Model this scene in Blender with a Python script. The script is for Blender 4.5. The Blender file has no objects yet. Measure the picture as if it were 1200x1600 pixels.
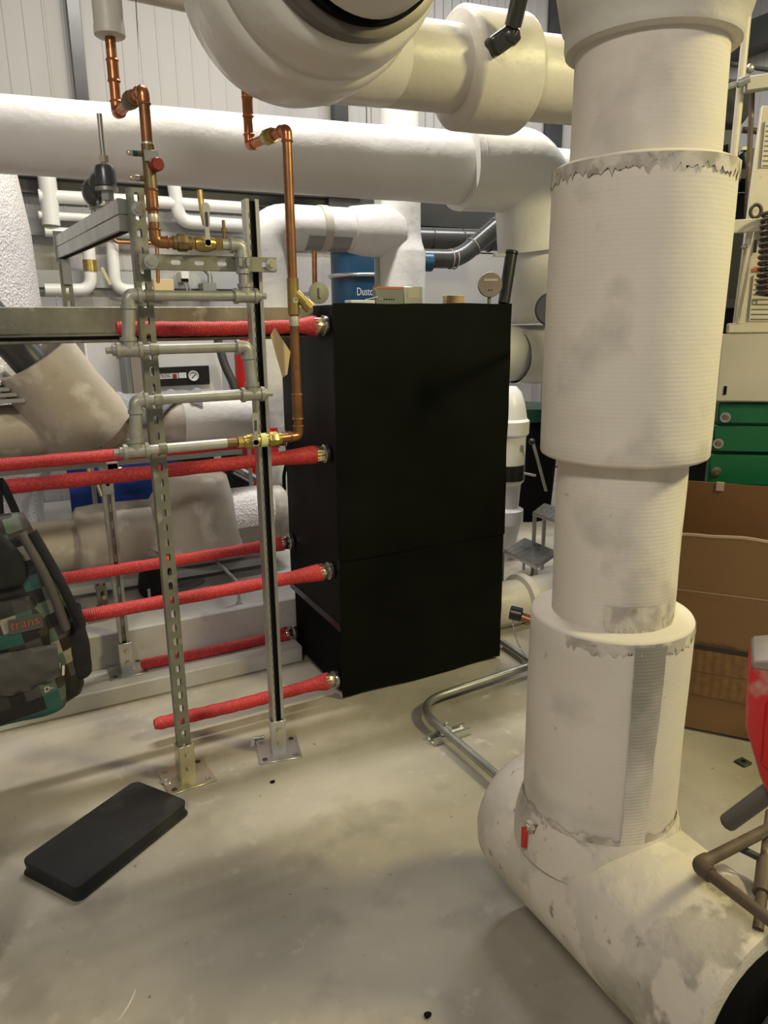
import bpy, bmesh, math, random
from mathutils import Vector as V, Matrix, noise
random.seed(7)
S = bpy.context.scene
COL = S.collection

# ------------------------------------------------------------------ camera
F = 1150.0; H = 1.6
PITCH, AZ, ROLL = math.radians(14.6), math.radians(62.2), math.radians(0.6)
CAM = V((0, 0, H))
fw = V((math.cos(AZ)*math.cos(PITCH), math.sin(AZ)*math.cos(PITCH), -math.sin(PITCH)))
r0 = V((math.sin(AZ), -math.cos(AZ), 0)); u0 = r0.cross(fw)
rt = r0*math.cos(ROLL) - u0*math.sin(ROLL); up = u0*math.cos(ROLL) + r0*math.sin(ROLL)
cd = bpy.data.cameras.new('camera'); cam = bpy.data.objects.new('camera', cd); COL.objects.link(cam)
cd.sensor_fit = 'VERTICAL'; cd.sensor_height = 36.0; cd.lens = 36.0*F/1600.0; cd.clip_start = 0.02
M = Matrix((rt, up, -fw)).transposed().to_4x4(); M.translation = CAM
cam.matrix_world = M
S.camera = cam

def at(x, y, X=None, Y=None, Z=None):
    """point of the room seen at photo pixel x, y that lies on a known plane"""
    d = fw + rt*((x-600)/F) + up*((800-y)/F)
    if Z is not None: t = (Z-CAM.z)/d.z
    elif X is not None: t = (X-CAM.x)/d.x
    else: t = (Y-CAM.y)/d.y
    return CAM + d*t

# ------------------------------------------------------------------ light
w = bpy.data.worlds.new('hall'); S.world = w; w.use_nodes = True
w.node_tree.nodes['Background'].inputs[0].default_value = (1.0, 0.96, 0.90, 1)
w.node_tree.nodes['Background'].inputs[1].default_value = 0.24

def area(name, loc, target, sx, sy, power, col):
    l = bpy.data.lights.new(name, 'AREA'); l.shape = 'RECTANGLE'; l.size = sx; l.size_y = sy
    l.energy = power; l.color = col
    o = bpy.data.objects.new(name, l); COL.objects.link(o); o.location = loc
    o.rotation_euler = (V(target)-V(loc)).to_track_quat('-Z', 'Y').to_euler()
    return o
area('ceiling_tube_lamp', (1.5, 3.5, 4.75), (1.5, 3.5, 0), 2.4, 0.2, 150, (1.0, 0.95, 0.87))
area('ceiling_tube_lamp', (4.2, 4.4, 4.75), (4.2, 4.4, 0), 2.4, 0.2, 95, (1.0, 0.98, 0.96))
area('offscreen_lamp', (3.4, -0.35, 3.6), (1.2, 1.2, 1.0), 0.6, 0.4, 105, (1.0, 0.88, 0.44))
area('offscreen_lamp', (-1.5, -1.1, 4.2), (0.3, 1.4, 0.2), 1.0, 0.3, 72, (1.0, 0.93, 0.84))  # added fill lamp out of view, brightens the riser front and floor
S.view_settings.view_transform = 'Standard'; S.view_settings.look = 'None'
S.view_settings.gamma = 1.0; S.view_settings.use_curve_mapping = False
S.view_settings.exposure = 0.1

# ------------------------------------------------------------------ materials
MATS = {}
def pm(name, col, rough=0.5, metal=0.0, var=None, bump=None, spot=None, wave=None, coat=0.0, emit=0.0, spec=0.5):
    """procedural material; var=(scale, amount) mottling; bump=(scale, strength, dist); spot=(colour, scale, lo, hi) patches;
    wave=(axis, period, strength, dist) fine ribs"""
    m = bpy.data.materials.new(name); m.use_nodes = True; nt = m.node_tree; N = nt.nodes; L = nt.links
    b = N['Principled BSDF']; b.inputs['Roughness'].default_value = rough; b.inputs['Metallic'].default_value = metal
    b.inputs['Base Color'].default_value = (*col, 1)
    b.inputs['Specular IOR Level'].default_value = spec
    if coat: b.inputs['Coat Weight'].default_value = coat
    tc = N.new('ShaderNodeTexCoord'); out = None
    def nz(scale, det=4):
        n = N.new('ShaderNodeTexNoise'); n.inputs['Scale'].default_value = scale; n.inputs['Detail'].default_value = det
        L.new(tc.outputs['Object'], n.inputs['Vector']); return n
    if var:
        n = nz(var[0], 6); mr = N.new('ShaderNodeMapRange')
        mr.inputs['From Min'].default_value = 0.3; mr.inputs['From Max'].default_value = 0.7
        mr.inputs['To Min'].default_value = 1-var[1]; mr.inputs['To Max'].default_value = 1+var[1]
        L.new(n.outputs['Fac'], mr.inputs['Value'])
        mx = N.new('ShaderNodeVectorMath'); mx.operation = 'SCALE'; mx.inputs[0].default_value = col
        L.new(mr.outputs['Result'], mx.inputs['Scale']); out = mx.outputs['Vector']
    if spot:
        for sp in (spot if isinstance(spot, list) else [spot]):
            n = nz(sp[1], 8); mr = N.new('ShaderNodeMapRange'); mr.clamp = True
            mr.inputs['From Min'].default_value = sp[2]; mr.inputs['From Max'].default_value = sp[3]
            L.new(n.outputs['Fac'], mr.inputs['Value'])
            mx = N.new('ShaderNodeMix'); mx.data_type = 'RGBA'
            L.new(mr.outputs['Result'], mx.inputs[0])
            if out: L.new(out, mx.inputs[6])
            else: mx.inputs[6].default_value = (*col, 1)
            mx.inputs[7].default_value = (*sp[0], 1); out = mx.outputs[2]
    if out: L.new(out, b.inputs['Base Color'])
    last = None
    if wave:
        wv = N.new('ShaderNodeTexWave'); wv.bands_direction = wave[0]; wv.inputs['Scale'].default_value = 0.314/wave[1]
        wv.inputs['Distortion'].default_value = 0.6; L.new(tc.outputs['Object'], wv.inputs['Vector'])
        bp = N.new('ShaderNodeBump'); bp.inputs['Strength'].default_value = wave[2]; bp.inputs['Distance'].default_value = wave[3]
        L.new(wv.outputs['Fac'], bp.inputs['Height']); last = bp
    if bump:
        for bb in (bump if isinstance(bump, list) else [bump]):
            n = nz(bb[0], 5); bp = N.new('ShaderNodeBump'); bp.inputs['Strength'].default_value = bb[1]
            bp.inputs['Distance'].default_value = bb[2]; L.new(n.outputs['Fac'], bp.inputs['Height'])
            if last: L.new(last.outputs['Normal'], bp.inputs['Normal'])
            last = bp
    if last: L.new(last.outputs['Normal'], b.inputs['Normal'])
    if emit:
        b.inputs['Emission Color'].default_value = (*col, 1); b.inputs['Emission Strength'].default_value = emit
    MATS[name] = m
    return m

pm('concrete', (0.365, 0.335, 0.272), 0.62, var=(1.6, 0.30), bump=[(60, 0.15, 0.002), (7, 0.1, 0.004)],
   spot=[((0.22, 0.20, 0.16), 4.0, 0.54, 0.78), ((0.45, 0.42, 0.36), 14, 0.60, 0.78), ((0.16, 0.14, 0.11), 42, 0.70, 0.74)])
pm('plinth_concrete', (0.46, 0.45, 0.43), 0.75, var=(4, 0.12), bump=(50, 0.2, 0.002), spot=((0.33, 0.32, 0.30), 9, 0.6, 0.75))
pm('wall_white', (0.41, 0.40, 0.39), 0.5, var=(0.8, 0.04))
pm('wall_grey', (0.36, 0.37, 0.36), 0.6, var=(1, 0.05))
pm('ceiling_grey', (0.30, 0.30, 0.30), 0.8)
pm('canvas', (0.67, 0.62, 0.53), 0.85, var=(3, 0.07), wave=('Z', 0.0085, 0.07, 0.002), bump=[(9, 0.25, 0.012), (120, 0.2, 0.001)],
   spot=[((0.43, 0.395, 0.33), 5, 0.56, 0.72), ((0.69, 0.65, 0.56), 4, 0.55, 0.72), ((0.40, 0.365, 0.30), 26, 0.70, 0.78)])
pm('canvas_smooth', (0.66, 0.61, 0.525), 0.8, var=(3, 0.08), wave=('Z', 0.0085, 0.05, 0.002), bump=[(8, 0.3, 0.01), (90, 0.2, 0.001)],
   spot=[((0.45, 0.415, 0.35), 4, 0.55, 0.72), ((0.67, 0.63, 0.55), 6, 0.56, 0.7), ((0.40, 0.365, 0.30), 30, 0.70, 0.78)])
pm('canvas_dirty', (0.58, 0.535, 0.46), 0.85, var=(5, 0.12), bump=[(14, 0.4, 0.015), (110, 0.3, 0.002)],
   spot=[((0.35, 0.315, 0.26), 3.4, 0.47, 0.56), ((0.66, 0.605, 0.51), 9, 0.52, 0.57), ((0.24, 0.21, 0.165), 22, 0.65, 0.72)])
pm('grime', (0.40, 0.365, 0.305), 0.9, var=(18, 0.2), bump=(40, 0.3, 0.003), spot=[((0.60, 0.555, 0.47), 22, 0.44, 0.58), ((0.30, 0.27, 0.22), 30, 0.60, 0.68)])
pm('pvc_wrap', (0.68, 0.655, 0.615), 0.32, var=(2, 0.05), bump=[(3.5, 0.6, 0.025), (16, 0.2, 0.006)])
pm('pvc_wrap_cream', (0.58, 0.55, 0.485), 0.42, var=(2, 0.06), bump=[(5, 0.5, 0.02), (26, 0.25, 0.005)])
pm('white_wrap', (0.74, 0.73, 0.71), 0.42, var=(3, 0.03), bump=[(6, 0.45, 0.02), (26, 0.25, 0.006)])
pm('paint_white', (0.72, 0.72, 0.70), 0.35, var=(6, 0.04))
pm('paper_wrap', (0.40, 0.355, 0.295), 0.6, var=(4, 0.10), bump=[(8, 0.4, 0.02), (60, 0.3, 0.004)],
   spot=[((0.58, 0.545, 0.49), 6, 0.55, 0.66), ((0.34, 0.30, 0.25), 9, 0.60, 0.75)])
pm('foil_emboss', (0.80, 0.775, 0.77), 0.45, 0.15, var=(90, 0.10), bump=[(75, 1.0, 0.012), (6, 0.4, 0.03)],
   spot=((0.40, 0.39, 0.38), 110, 0.56, 0.68))
pm('rubber_black', (0.0050, 0.0060, 0.0040), 0.5, var=(2.2, 0.35), bump=(5, 0.1, 0.01), spec=0.05)
pm('rubber_panel', (0.007, 0.007, 0.0078), 0.55, var=(4, 0.2), spec=0.15)
pm('black_plastic', (0.012, 0.012, 0.012), 0.35)
pm('black_metal', (0.018, 0.018, 0.018), 0.28, coat=0.3)
pm('gap_black', (0.005, 0.005, 0.005), 0.9, spec=0.1)
pm('galv', (0.42, 0.425, 0.40), 0.38, 0.85, var=(14, 0.16), bump=(40, 0.06, 0.002))
pm('galv_dull', (0.22, 0.215, 0.165), 0.5, 0.45, var=(10, 0.25), spot=((0.33, 0.33, 0.28), 16, 0.58, 0.68))
pm('galv_bright', (0.62, 0.62, 0.60), 0.28, 0.9, var=(12, 0.08))
pm('steel', (0.55, 0.55, 0.53), 0.25, 1.0, var=(20, 0.08))
pm('zinc_yellow', (0.62, 0.58, 0.42), 0.3, 0.9, var=(20, 0.1))
pm('iron_grey', (0.36, 0.358, 0.32), 0.46, 0.55, var=(25, 0.12), bump=(90, 0.2, 0.001))
pm('iron_light', (0.50, 0.495, 0.45), 0.4, 0.6, var=(25, 0.08))
pm('copper', (0.56, 0.22, 0.10), 0.30, 0.9, var=(18, 0.22), spot=((0.24, 0.11, 0.05), 14, 0.58, 0.72))
pm('copper_dark', (0.34, 0.16, 0.07), 0.36, 0.85, var=(16, 0.25), spot=((0.17, 0.10, 0.05), 10, 0.55, 0.7))
pm('brass', (0.46, 0.33, 0.11), 0.34, 0.85, var=(22, 0.2))
pm('bronze', (0.21, 0.15, 0.075), 0.45, 0.7, var=(30, 0.2))
pm('solder', (0.60, 0.56, 0.47), 0.4, 0.6)
pm('red_sleeve', (0.46, 0.024, 0.028), 0.62, var=(9, 0.15), wave=('X', 0.008, 0.5, 0.002), bump=(160, 0.2, 0.001),
   spot=((0.60, 0.09, 0.085), 150, 0.50, 0.70))
pm('red_knob', (0.22, 0.02, 0.015), 0.35)
pm('red_paint', (0.52, 0.012, 0.016), 0.3, var=(6, 0.1))
pm('red_plastic', (0.50, 0.02, 0.03), 0.4, var=(5, 0.12), spot=((0.42, 0.30, 0.27), 9, 0.62, 0.74))
pm('handle_red', (0.45, 0.03, 0.02), 0.4)
pm('yellow_tag', (0.66, 0.66, 0.30), 0.5)
pm('tag_tan', (0.55, 0.42, 0.22), 0.7)
pm('card', (0.20, 0.11, 0.042), 0.75, var=(3, 0.06), wave=('Z', 0.006, 0.08, 0.001))
pm('card_inner', (0.16, 0.075, 0.022), 0.8, var=(3, 0.08))
pm('card_edge', (0.42, 0.32, 0.22), 0.8)
pm('card_band', (0.19, 0.10, 0.037), 0.8, var=(40, 0.15), wave=('X', 0.02, 0.6, 0.002))
pm('print_dark', (0.03, 0.02, 0.025), 0.7)
pm('print_brown', (0.10, 0.05, 0.025), 0.7)
pm('lift_green', (0.005, 0.10, 0.035), 0.35, var=(4, 0.15))
pm('lift_cream', (0.56, 0.51, 0.40), 0.45, var=(8, 0.08), spot=((0.28, 0.20, 0.12), 26, 0.70, 0.76))
pm('lift_beige', (0.46, 0.43, 0.36), 0.5, var=(5, 0.08), spot=((0.22, 0.17, 0.12), 40, 0.73, 0.77))
pm('label_print', (0.12, 0.12, 0.09), 0.6)
pm('label_orange', (0.55, 0.10, 0.03), 0.6)
pm('cable_brown', (0.045, 0.03, 0.022), 0.5)
pm('drum_blue', (0.010, 0.055, 0.115), 0.35, var=(3, 0.15))
pm('tarp_blue', (0.008, 0.03, 0.16), 0.4, var=(6, 0.2), bump=(6, 0.5, 0.03))
pm('letter_white', (0.75, 0.75, 0.75), 0.5)
pm('letter_red', (0.30, 0.02, 0.03), 0.5)
pm('letter_orange', (0.33, 0.09, 0.05), 0.7)
pm('duct_grey', (0.085, 0.088, 0.09), 0.3, 0.5, var=(6, 0.15))
pm('duct_dark', (0.045, 0.047, 0.045), 0.45, var=(3, 0.2))
pm('steel_grey_box', (0.20, 0.21, 0.20), 0.45, 0.4, var=(8, 0.08))
pm('orange_strip', (0.60, 0.17, 0.07), 0.6)
pm('band_dark', (0.12, 0.105, 0.088), 0.4, 0.3, var=(6, 0.12))
pm('disc_taupe', (0.27, 0.23, 0.215), 0.5, 0.2, var=(14, 0.08))
pm('disc_green', (0.36, 0.37, 0.29), 0.5, var=(14, 0.1))
pm('panel_white', (0.66, 0.65, 0.62), 0.45, var=(4, 0.04))
pm('cloth_grey', (0.20, 0.20, 0.21), 0.9, var=(18, 0.2), bump=(25, 0.5, 0.01))
pm('cloth_black', (0.010, 0.010, 0.012), 0.9, var=(12, 0.3), bump=(14, 0.6, 0.02))
pm('tread_plate', (0.50, 0.50, 0.49), 0.3, 0.9, var=(20, 0.1))
pm('bin_green', (0.008, 0.045, 0.03), 0.35)
pm('shelf_black', (0.012, 0.013, 0.014), 0.5)
pm('rust_brown', (0.105, 0.075, 0.052), 0.6, 0.2, var=(16, 0.25), spot=((0.30, 0.25, 0.19), 20, 0.62, 0.72))
pm('grip_grey', (0.075, 0.068, 0.062), 0.6, var=(9, 0.12))
pm('pump_grey', (0.14, 0.13, 0.115), 0.75, var=(12, 0.3), bump=(20, 0.5, 0.01), spot=((0.30, 0.28, 0.24), 16, 0.60, 0.7))
pm('cream_plastic', (0.74, 0.72, 0.62), 0.35, var=(6, 0.04))
pm('pad_black', (0.016, 0.016, 0.017), 0.55, var=(4, 0.25), bump=[(260, 0.5, 0.001)], spot=((0.035, 0.035, 0.034), 8, 0.6, 0.75), spec=0.3)
pm('stain_white', (0.62, 0.59, 0.52), 0.8)
pm('blue_foil', (0.10, 0.17, 0.20), 0.25, 0.6, var=(15, 0.3))
pm('grey_tape', (0.30, 0.305, 0.30), 0.4, 0.3)
pm('strap_tan', (0.50, 0.47, 0.40), 0.6)
pm('gauge_glass', (0.70, 0.71, 0.70), 0.15)
pm('shirt_black', (0.012, 0.012, 0.014), 0.9)
pm('grey_pipe', (0.42, 0.42, 0.40), 0.5, var=(8, 0.08))

def plaid(name):
    """woven check of a backpack: brown, black, teal, grey and cream squares"""
    m = bpy.data.materials.new(name); m.use_nodes = True; nt = m.node_tree; N = nt.nodes; L = nt.links
    b = N['Principled BSDF']; b.inputs['Roughness'].default_value = 0.6
    tc = N.new('ShaderNodeTexCoord'); mp = N.new('ShaderNodeMapping'); mp.inputs['Rotation'].default_value = (0, 0.16, 0)
    L.new(tc.outputs['Object'], mp.inputs['Vector'])
    sx = N.new('ShaderNodeSeparateXYZ'); L.new(mp.outputs['Vector'], sx.inputs[0])
    def cell(sock, s):
        a = N.new('ShaderNodeMath'); a.operation = 'MULTIPLY'; a.inputs[1].default_value = s; L.new(sock, a.inputs[0])
        f_ = N.new('ShaderNodeMath'); f_.operation = 'FLOOR'; L.new(a.outputs[0], f_.inputs[0]); return f_.outputs[0]
    cx = cell(sx.outputs['X'], 21); cz = cell(sx.outputs['Z'], 21); cy = cell(sx.outputs['Y'], 14)
    cb = N.new('ShaderNodeCombineXYZ'); L.new(cx, cb.inputs[0]); L.new(cy, cb.inputs[1]); L.new(cz, cb.inputs[2])
    wn = N.new('ShaderNodeTexWhiteNoise'); wn.noise_dimensions = '3D'; L.new(cb.outputs[0], wn.inputs['Vector'])
    cr = N.new('ShaderNodeValToRGB'); cr.color_ramp.interpolation = 'CONSTANT'
    e = cr.color_ramp.elements; e[0].position = 0; e[0].color = (0.012, 0.010, 0.009, 1); e[1].position = 0.34; e[1].color = (0.032, 0.026, 0.022, 1)
    for p, c in ((0.60, (0.055, 0.052, 0.050)), (0.74, (0.020, 0.085, 0.072)), (0.84, (0.085, 0.115, 0.092)), (0.92, (0.26, 0.235, 0.17)), (0.96, (0.012, 0.010, 0.009))):
        q = e.new(p); q.color = (*c, 1)
    L.new(wn.outputs['Value'], cr.inputs[0]); L.new(cr.outputs[0], b.inputs['Base Color'])
    n = N.new('ShaderNodeTexNoise'); n.inputs['Scale'].default_value = 11; L.new(tc.outputs['Object'], n.inputs['Vector'])
    bp = N.new('ShaderNodeBump'); bp.inputs['Strength'].default_value = 0.6; bp.inputs['Distance'].default_value = 0.02
    L.new(n.outputs['Fac'], bp.inputs['Height']); L.new(bp.outputs[0], b.inputs['Normal'])
    MATS[name] = m
plaid('plaid_cloth')
def felt(name):
    """bare grey felt, thinly re-covered with canvas towards its lower end"""
    m = pm(name, (0.26, 0.245, 0.215), 0.95, wave=('Z', 0.008, 0.12, 0.002)); nt = m.node_tree; N = nt.nodes; L = nt.links; b = N['Principled BSDF']
    tc = N.new('ShaderNodeTexCoord'); sx = N.new('ShaderNodeSeparateXYZ'); L.new(tc.outputs['Object'], sx.inputs[0])
    n = N.new('ShaderNodeTexNoise'); n.inputs['Scale'].default_value = 16; n.inputs['Detail'].default_value = 8; L.new(tc.outputs['Object'], n.inputs['Vector'])
    a = N.new('ShaderNodeMath'); a.operation = 'MULTIPLY_ADD'; a.inputs[1].default_value = 0.38; L.new(n.outputs['Fac'], a.inputs[0]); L.new(sx.outputs['Z'], a.inputs[2])
    mr = N.new('ShaderNodeMapRange'); mr.inputs['From Min'].default_value = 1.05; mr.inputs['From Max'].default_value = 0.66
    L.new(a.outputs[0], mr.inputs['Value'])
    mx = N.new('ShaderNodeMix'); mx.data_type = 'RGBA'; L.new(mr.outputs[0], mx.inputs[0]); mx.inputs[6].default_value = (0.26, 0.245, 0.215, 1); mx.inputs[7].default_value = (0.66, 0.61, 0.525, 1)
    L.new(mx.outputs[2], b.inputs['Base Color'])
felt('felt_grey')

# ------------------------------------------------------------------ mesh tools
def frame(d):
    d = V(d).normalized(); a = V((0, 0, 1)) if abs(d.z) < 0.9 else V((1, 0, 0))
    x = a.cross(d).normalized(); return x, d.cross(x), d

def bend(pts, rad, seg=6):
    """round the corners of a polyline"""
    pts = [V(p) for p in pts]; out = [pts[0]]
    for i in range(1, len(pts)-1):
        a, b, c = pts[i-1], pts[i], pts[i+1]
        r = rad[i-1] if isinstance(rad, (list, tuple)) else rad
        d1, d2 = (a-b), (c-b); t = min(r, d1.length*0.49, d2.length*0.49)
        p, q = b+d1.normalized()*t, b+d2.normalized()*t
        for k in range(seg+1):
            s = k/seg; out.append(p*(1-s)**2 + b*2*s*(1-s) + q*s*s)
    out.append(pts[-1]); return out

class MB:
    def __init__(s): s.v = []; s.f = []
    def add(s, vs, fs):
        o = len(s.v); s.v += [V(p) for p in vs]; s.f += [tuple(i+o for i in f) for f in fs]; return s
    def box(s, lo, hi):
        x0, y0, z0 = lo; x1, y1, z1 = hi
        return s.add([(x0,y0,z0),(x1,y0,z0),(x1,y1,z0),(x0,y1,z0),(x0,y0,z1),(x1,y0,z1),(x1,y1,z1),(x0,y1,z1)],
                     [(0,3,2,1),(4,5,6,7),(0,1,5,4),(1,2,6,5),(2,3,7,6),(3,0,4,7)])
    def obox(s, o, a, b, c):
        """box from corner o along edge vectors a, b, c"""
        o, a, b, c = V(o), V(a), V(b), V(c)
        return s.add([o, o+a, o+a+b, o+b, o+c, o+a+c, o+a+b+c, o+b+c], [(0,3,2,1),(4,5,6,7),(0,1,5,4),(1,2,6,5),(2,3,7,6),(3,0,4,7)])
    def prism(s, poly, ext):
        n = len(poly); poly = [V(p) for p in poly]; e = V(ext)
        return s.add(poly+[p+e for p in poly], [tuple(range(n-1, -1, -1)), tuple(range(n, 2*n))] + [(i, (i+1) % n, n+(i+1) % n, n+i) for i in range(n)])
    def lathe(s, p0, d, prof, n=32, cap0=True, cap1=True):
        """prof: list of (distance along d, radius)"""
        x, y, z = frame(d); p0 = V(p0); o = len(s.v)
        for t, r in prof:
            for k in range(n):
                a = 2*math.pi*k/n; s.v.append(p0+z*t+(x*math.cos(a)+y*math.sin(a))*r)
        for i in range(len(prof)-1):
            for k in range(n):
                a = o+i*n+k; b = o+i*n+(k+1) % n; s.f.append((a, b, b+n, a+n))
        if cap0: s.f.append(tuple(o+k for k in range(n-1, -1, -1)))
        if cap1: e = o+(len(prof)-1)*n; s.f.append(tuple(e+k for k in range(n)))
        return s
    def cyl(s, p0, p1, r, r1=None, n=20, caps=True):
        p0, p1 = V(p0), V(p1)
        return s.lathe(p0, p1-p0, [(0, r), ((p1-p0).length, r if r1 is None else r1)], n, caps, caps)
    def tube(s, pts, r, n=12, caps=True, closed=False):
        pts = [V(p) for p in pts]; m = len(pts); o = len(s.v); rr = r if isinstance(r, (list, tuple)) else [r]*m
        def tang(i):
            a = pts[(i-1) % m] if (closed or i > 0) else pts[i]; b = pts[(i+1) % m] if (closed or i < m-1) else pts[i]
            return (b-a).normalized()
        t = tang(0); x, y, _ = frame(t)
        for i in range(m):
            t2 = tang(i); q = t.rotation_difference(t2); x = q @ x; x = (x - t2*x.dot(t2)).normalized(); y = t2.cross(x); t = t2
            for k in range(n):
                a = 2*math.pi*k/n; s.v.append(pts[i]+(x*math.cos(a)+y*math.sin(a))*rr[i])
        for i in range(m if closed else m-1):
            for k in range(n):
                a = o+i*n+k; b = o+i*n+(k+1) % n; j = ((i+1) % m)*n + o
                s.f.append((a, b, j+(k+1) % n, j+k))
        if caps and not closed:
            s.f.append(tuple(o+k for k in range(n-1, -1, -1))); e = o+(m-1)*n; s.f.append(tuple(e+k for k in range(n)))
        return s
    def ball(s, c, r, nu=20, nv=12):
        c = V(c); r = r if isinstance(r, (tuple, list, V)) else (r, r, r); o = len(s.v)
        for i in range(1, nv):
            b = math.pi*i/nv
            for k in range(nu):
                a = 2*math.pi*k/nu; s.v.append(c+V((r[0]*math.sin(b)*math.cos(a), r[1]*math.sin(b)*math.sin(a), r[2]*math.cos(b))))
        t = len(s.v); s.v.append(c+V((0, 0, r[2]))); s.v.append(c-V((0, 0, r[2])))
        for i in range(nv-2):
            for k in range(nu): a = o+i*nu+k; b = o+i*nu+(k+1) % nu; s.f.append((a, a+nu, b+nu, b))
        for k in range(nu): s.f.append((o+k, o+(k+1) % nu, t)); e = o+(nv-2)*nu; s.f.append((e+(k+1) % nu, e+k, t+1))
        return s
    def surf(s, fn, nu, nv):
        o = len(s.v)
        for i in range(nu+1):
            for j in range(nv+1): s.v.append(V(fn(i/nu, j/nv)))
        for i in range(nu):
            for j in range(nv): a = o+i*(nv+1)+j; s.f.append((a, a+nv+1, a+nv+2, a+1))
        return s
    def slab(s, fn, nrm, nu, nv, th):
        """sheet of thickness th: fn(u, v) front surface, nrm back direction"""
        n = V(nrm)*th; a = len(s.v); s.surf(fn, nu, nv); b = len(s.v); s.surf(lambda u, v: V(fn(u, v))+n, nu, nv)
        w_ = nv+1
        for i in range(nu):
            for j in (0, nv): p = i*w_+j; q = (i+1)*w_+j; s.f.append((a+p, a+q, b+q, b+p))
        for j in range(nv):
            for i in (0, nu): p = i*w_+j; q = i*w_+j+1; s.f.append((a+p, a+q, b+q, b+p))
        return s
    def plate_slots(s, o, ex, ez, nrm, wd, L_, pitch, sw, sh, th, first=None):
        """flat bar of length L_ along ez, width wd along ex, with a row of rounded slots cut through"""
        o, ex, ez, nrm = V(o), V(ex).normalized(), V(ez).normalized(), V(nrm).normalized()
        K = 16; n = max(1, int(L_/pitch)); pitch = L_/n
        for c in range(n):
            cen = o+ex*(wd/2)+ez*(pitch*(c+0.5)); inn = []; outr = []
            for k in range(K):
                a = 2*math.pi*(k+0.5)/K; cx, cz = math.cos(a), math.sin(a)
                hx = cx*sw/2; hz = cz*sw/2 + math.copysign(max(0, sh/2-sw/2), cz); inn.append((hx, hz))
                m_ = max(abs(cx)/(wd/2), abs(cz)/(pitch/2)); outr.append((cx/m_, cz/m_))
            for q in range(4):   # pull nearest ring points to the corners
                qx, qz = ((1, 1), (-1, 1), (-1, -1), (1, -1))[q]; qx *= wd/2; qz *= pitch/2
                k = min(range(K), key=lambda i_: (outr[i_][0]-qx)**2+(outr[i_][1]-qz)**2); outr[k] = (qx, qz)
            b = len(s.v)
            for side in (0, 1):
                for ring in (inn, outr):
                    for (px, pz) in ring: s.v.append(cen+ex*px+ez*pz-nrm*th*side)
            for k in range(K):
                k2 = (k+1) % K
                s.f.append((b+k, b+K+k, b+K+k2, b+k2)); s.f.append((b+2*K+k, b+2*K+k2, b+3*K+k2, b+3*K+k))
                s.f.append((b+k, b+k2, b+2*K+k2, b+2*K+k)); s.f.append((b+K+k, b+3*K+k, b+3*K+k2, b+K+k2))
        return s
    def channel(s, p0, p1, face, wd=0.041, dp=0.041, slots=True, pitch=0.05, th=0.003, sw=0.014, sh=0.028, lip=0.010):
        """strut channel from p0 to p1 (centre line of the web), web looking along face, open at the back"""
        p0, p1, face = V(p0), V(p1), V(face).normalized(); ez = (p1-p0); L_ = ez.length; ez.normalize()
        ex = face.cross(ez).normalized()*-1; o = p0-ex*(wd/2)
        if slots: s.plate_slots(o+ex*th, ex, ez, face, wd-2*th, L_, pitch, sw, sh, th)
        else: s.obox(o+ex*th-face*th, ex*(wd-2*th), face*th, ez*L_)
        for q in (0, 1):
            b = o+ex*(q*(wd-th)); s.obox(b-face*dp, ex*th, face*dp, ez*L_)
            c = o+(ex*th if q == 0 else ex*(wd-th-lip)); s.obox(c-face*dp, ex*lip, face*th, ez*L_)
            c2 = o+(ex*(th+lip-th) if q == 0 else ex*(wd-th-lip)); s.obox(c2-face*(dp-th), ex*th, face*0.006, ez*L_)
        return s
    def build(s, name, mat, parent=None, bevel=0, seg=1, angle=38, loc=None):
        root = parent
        while root is not None and root.parent is not None: root = root.parent
        off = V(root.location) if root is not None else (V(loc) if loc is not None else s.base())
        me = bpy.data.meshes.new(name)
        me.from_pydata([tuple(p-off) for p in s.v], [], s.f)
        bm = bmesh.new(); bm.from_mesh(me)
        if bevel:
            bmesh.ops.remove_doubles(bm, verts=bm.verts, dist=1e-6)
            es = [e for e in bm.edges if len(e.link_faces) == 2 and e.calc_face_angle(0) > math.radians(30)]
            bmesh.ops.bevel(bm, geom=es, offset=bevel, segments=seg, profile=0.6, affect='EDGES', clamp_overlap=True)
        bmesh.ops.recalc_face_normals(bm, faces=bm.faces)
        for f in bm.faces: f.smooth = True
        bm.to_mesh(me); bm.free()
        me.set_sharp_from_angle(angle=math.radians(angle))
        me.materials.append(MATS[mat])
        o = bpy.data.objects.new(name, me); COL.objects.link(o)
        if parent is not None: o.parent = parent
        else: o.location = off
        return o
    def base(s):
        lo = V((min(p.x for p in s.v), min(p.y for p in s.v), min(p.z for p in s.v))); hi = V((max(p.x for p in s.v), max(p.y for p in s.v), 0))
        return V(((lo.x+hi.x)/2, (lo.y+hi.y)/2, lo.z))

def tag(o, label, cat, group=None):
    o['label'] = label; o['category'] = cat
    if group: o['group'] = group
    return o
def thing(name, label, cat, loc=(0, 0, 0), group=None):
    o = bpy.data.objects.new(name, None); COL.objects.link(o); o.location = loc; o.empty_display_size = 0.1
    return tag(o, label, cat, group)
def struct(o): o['kind'] = 'structure'; return o
def plab(o, label): o['label'] = label; return o

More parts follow.
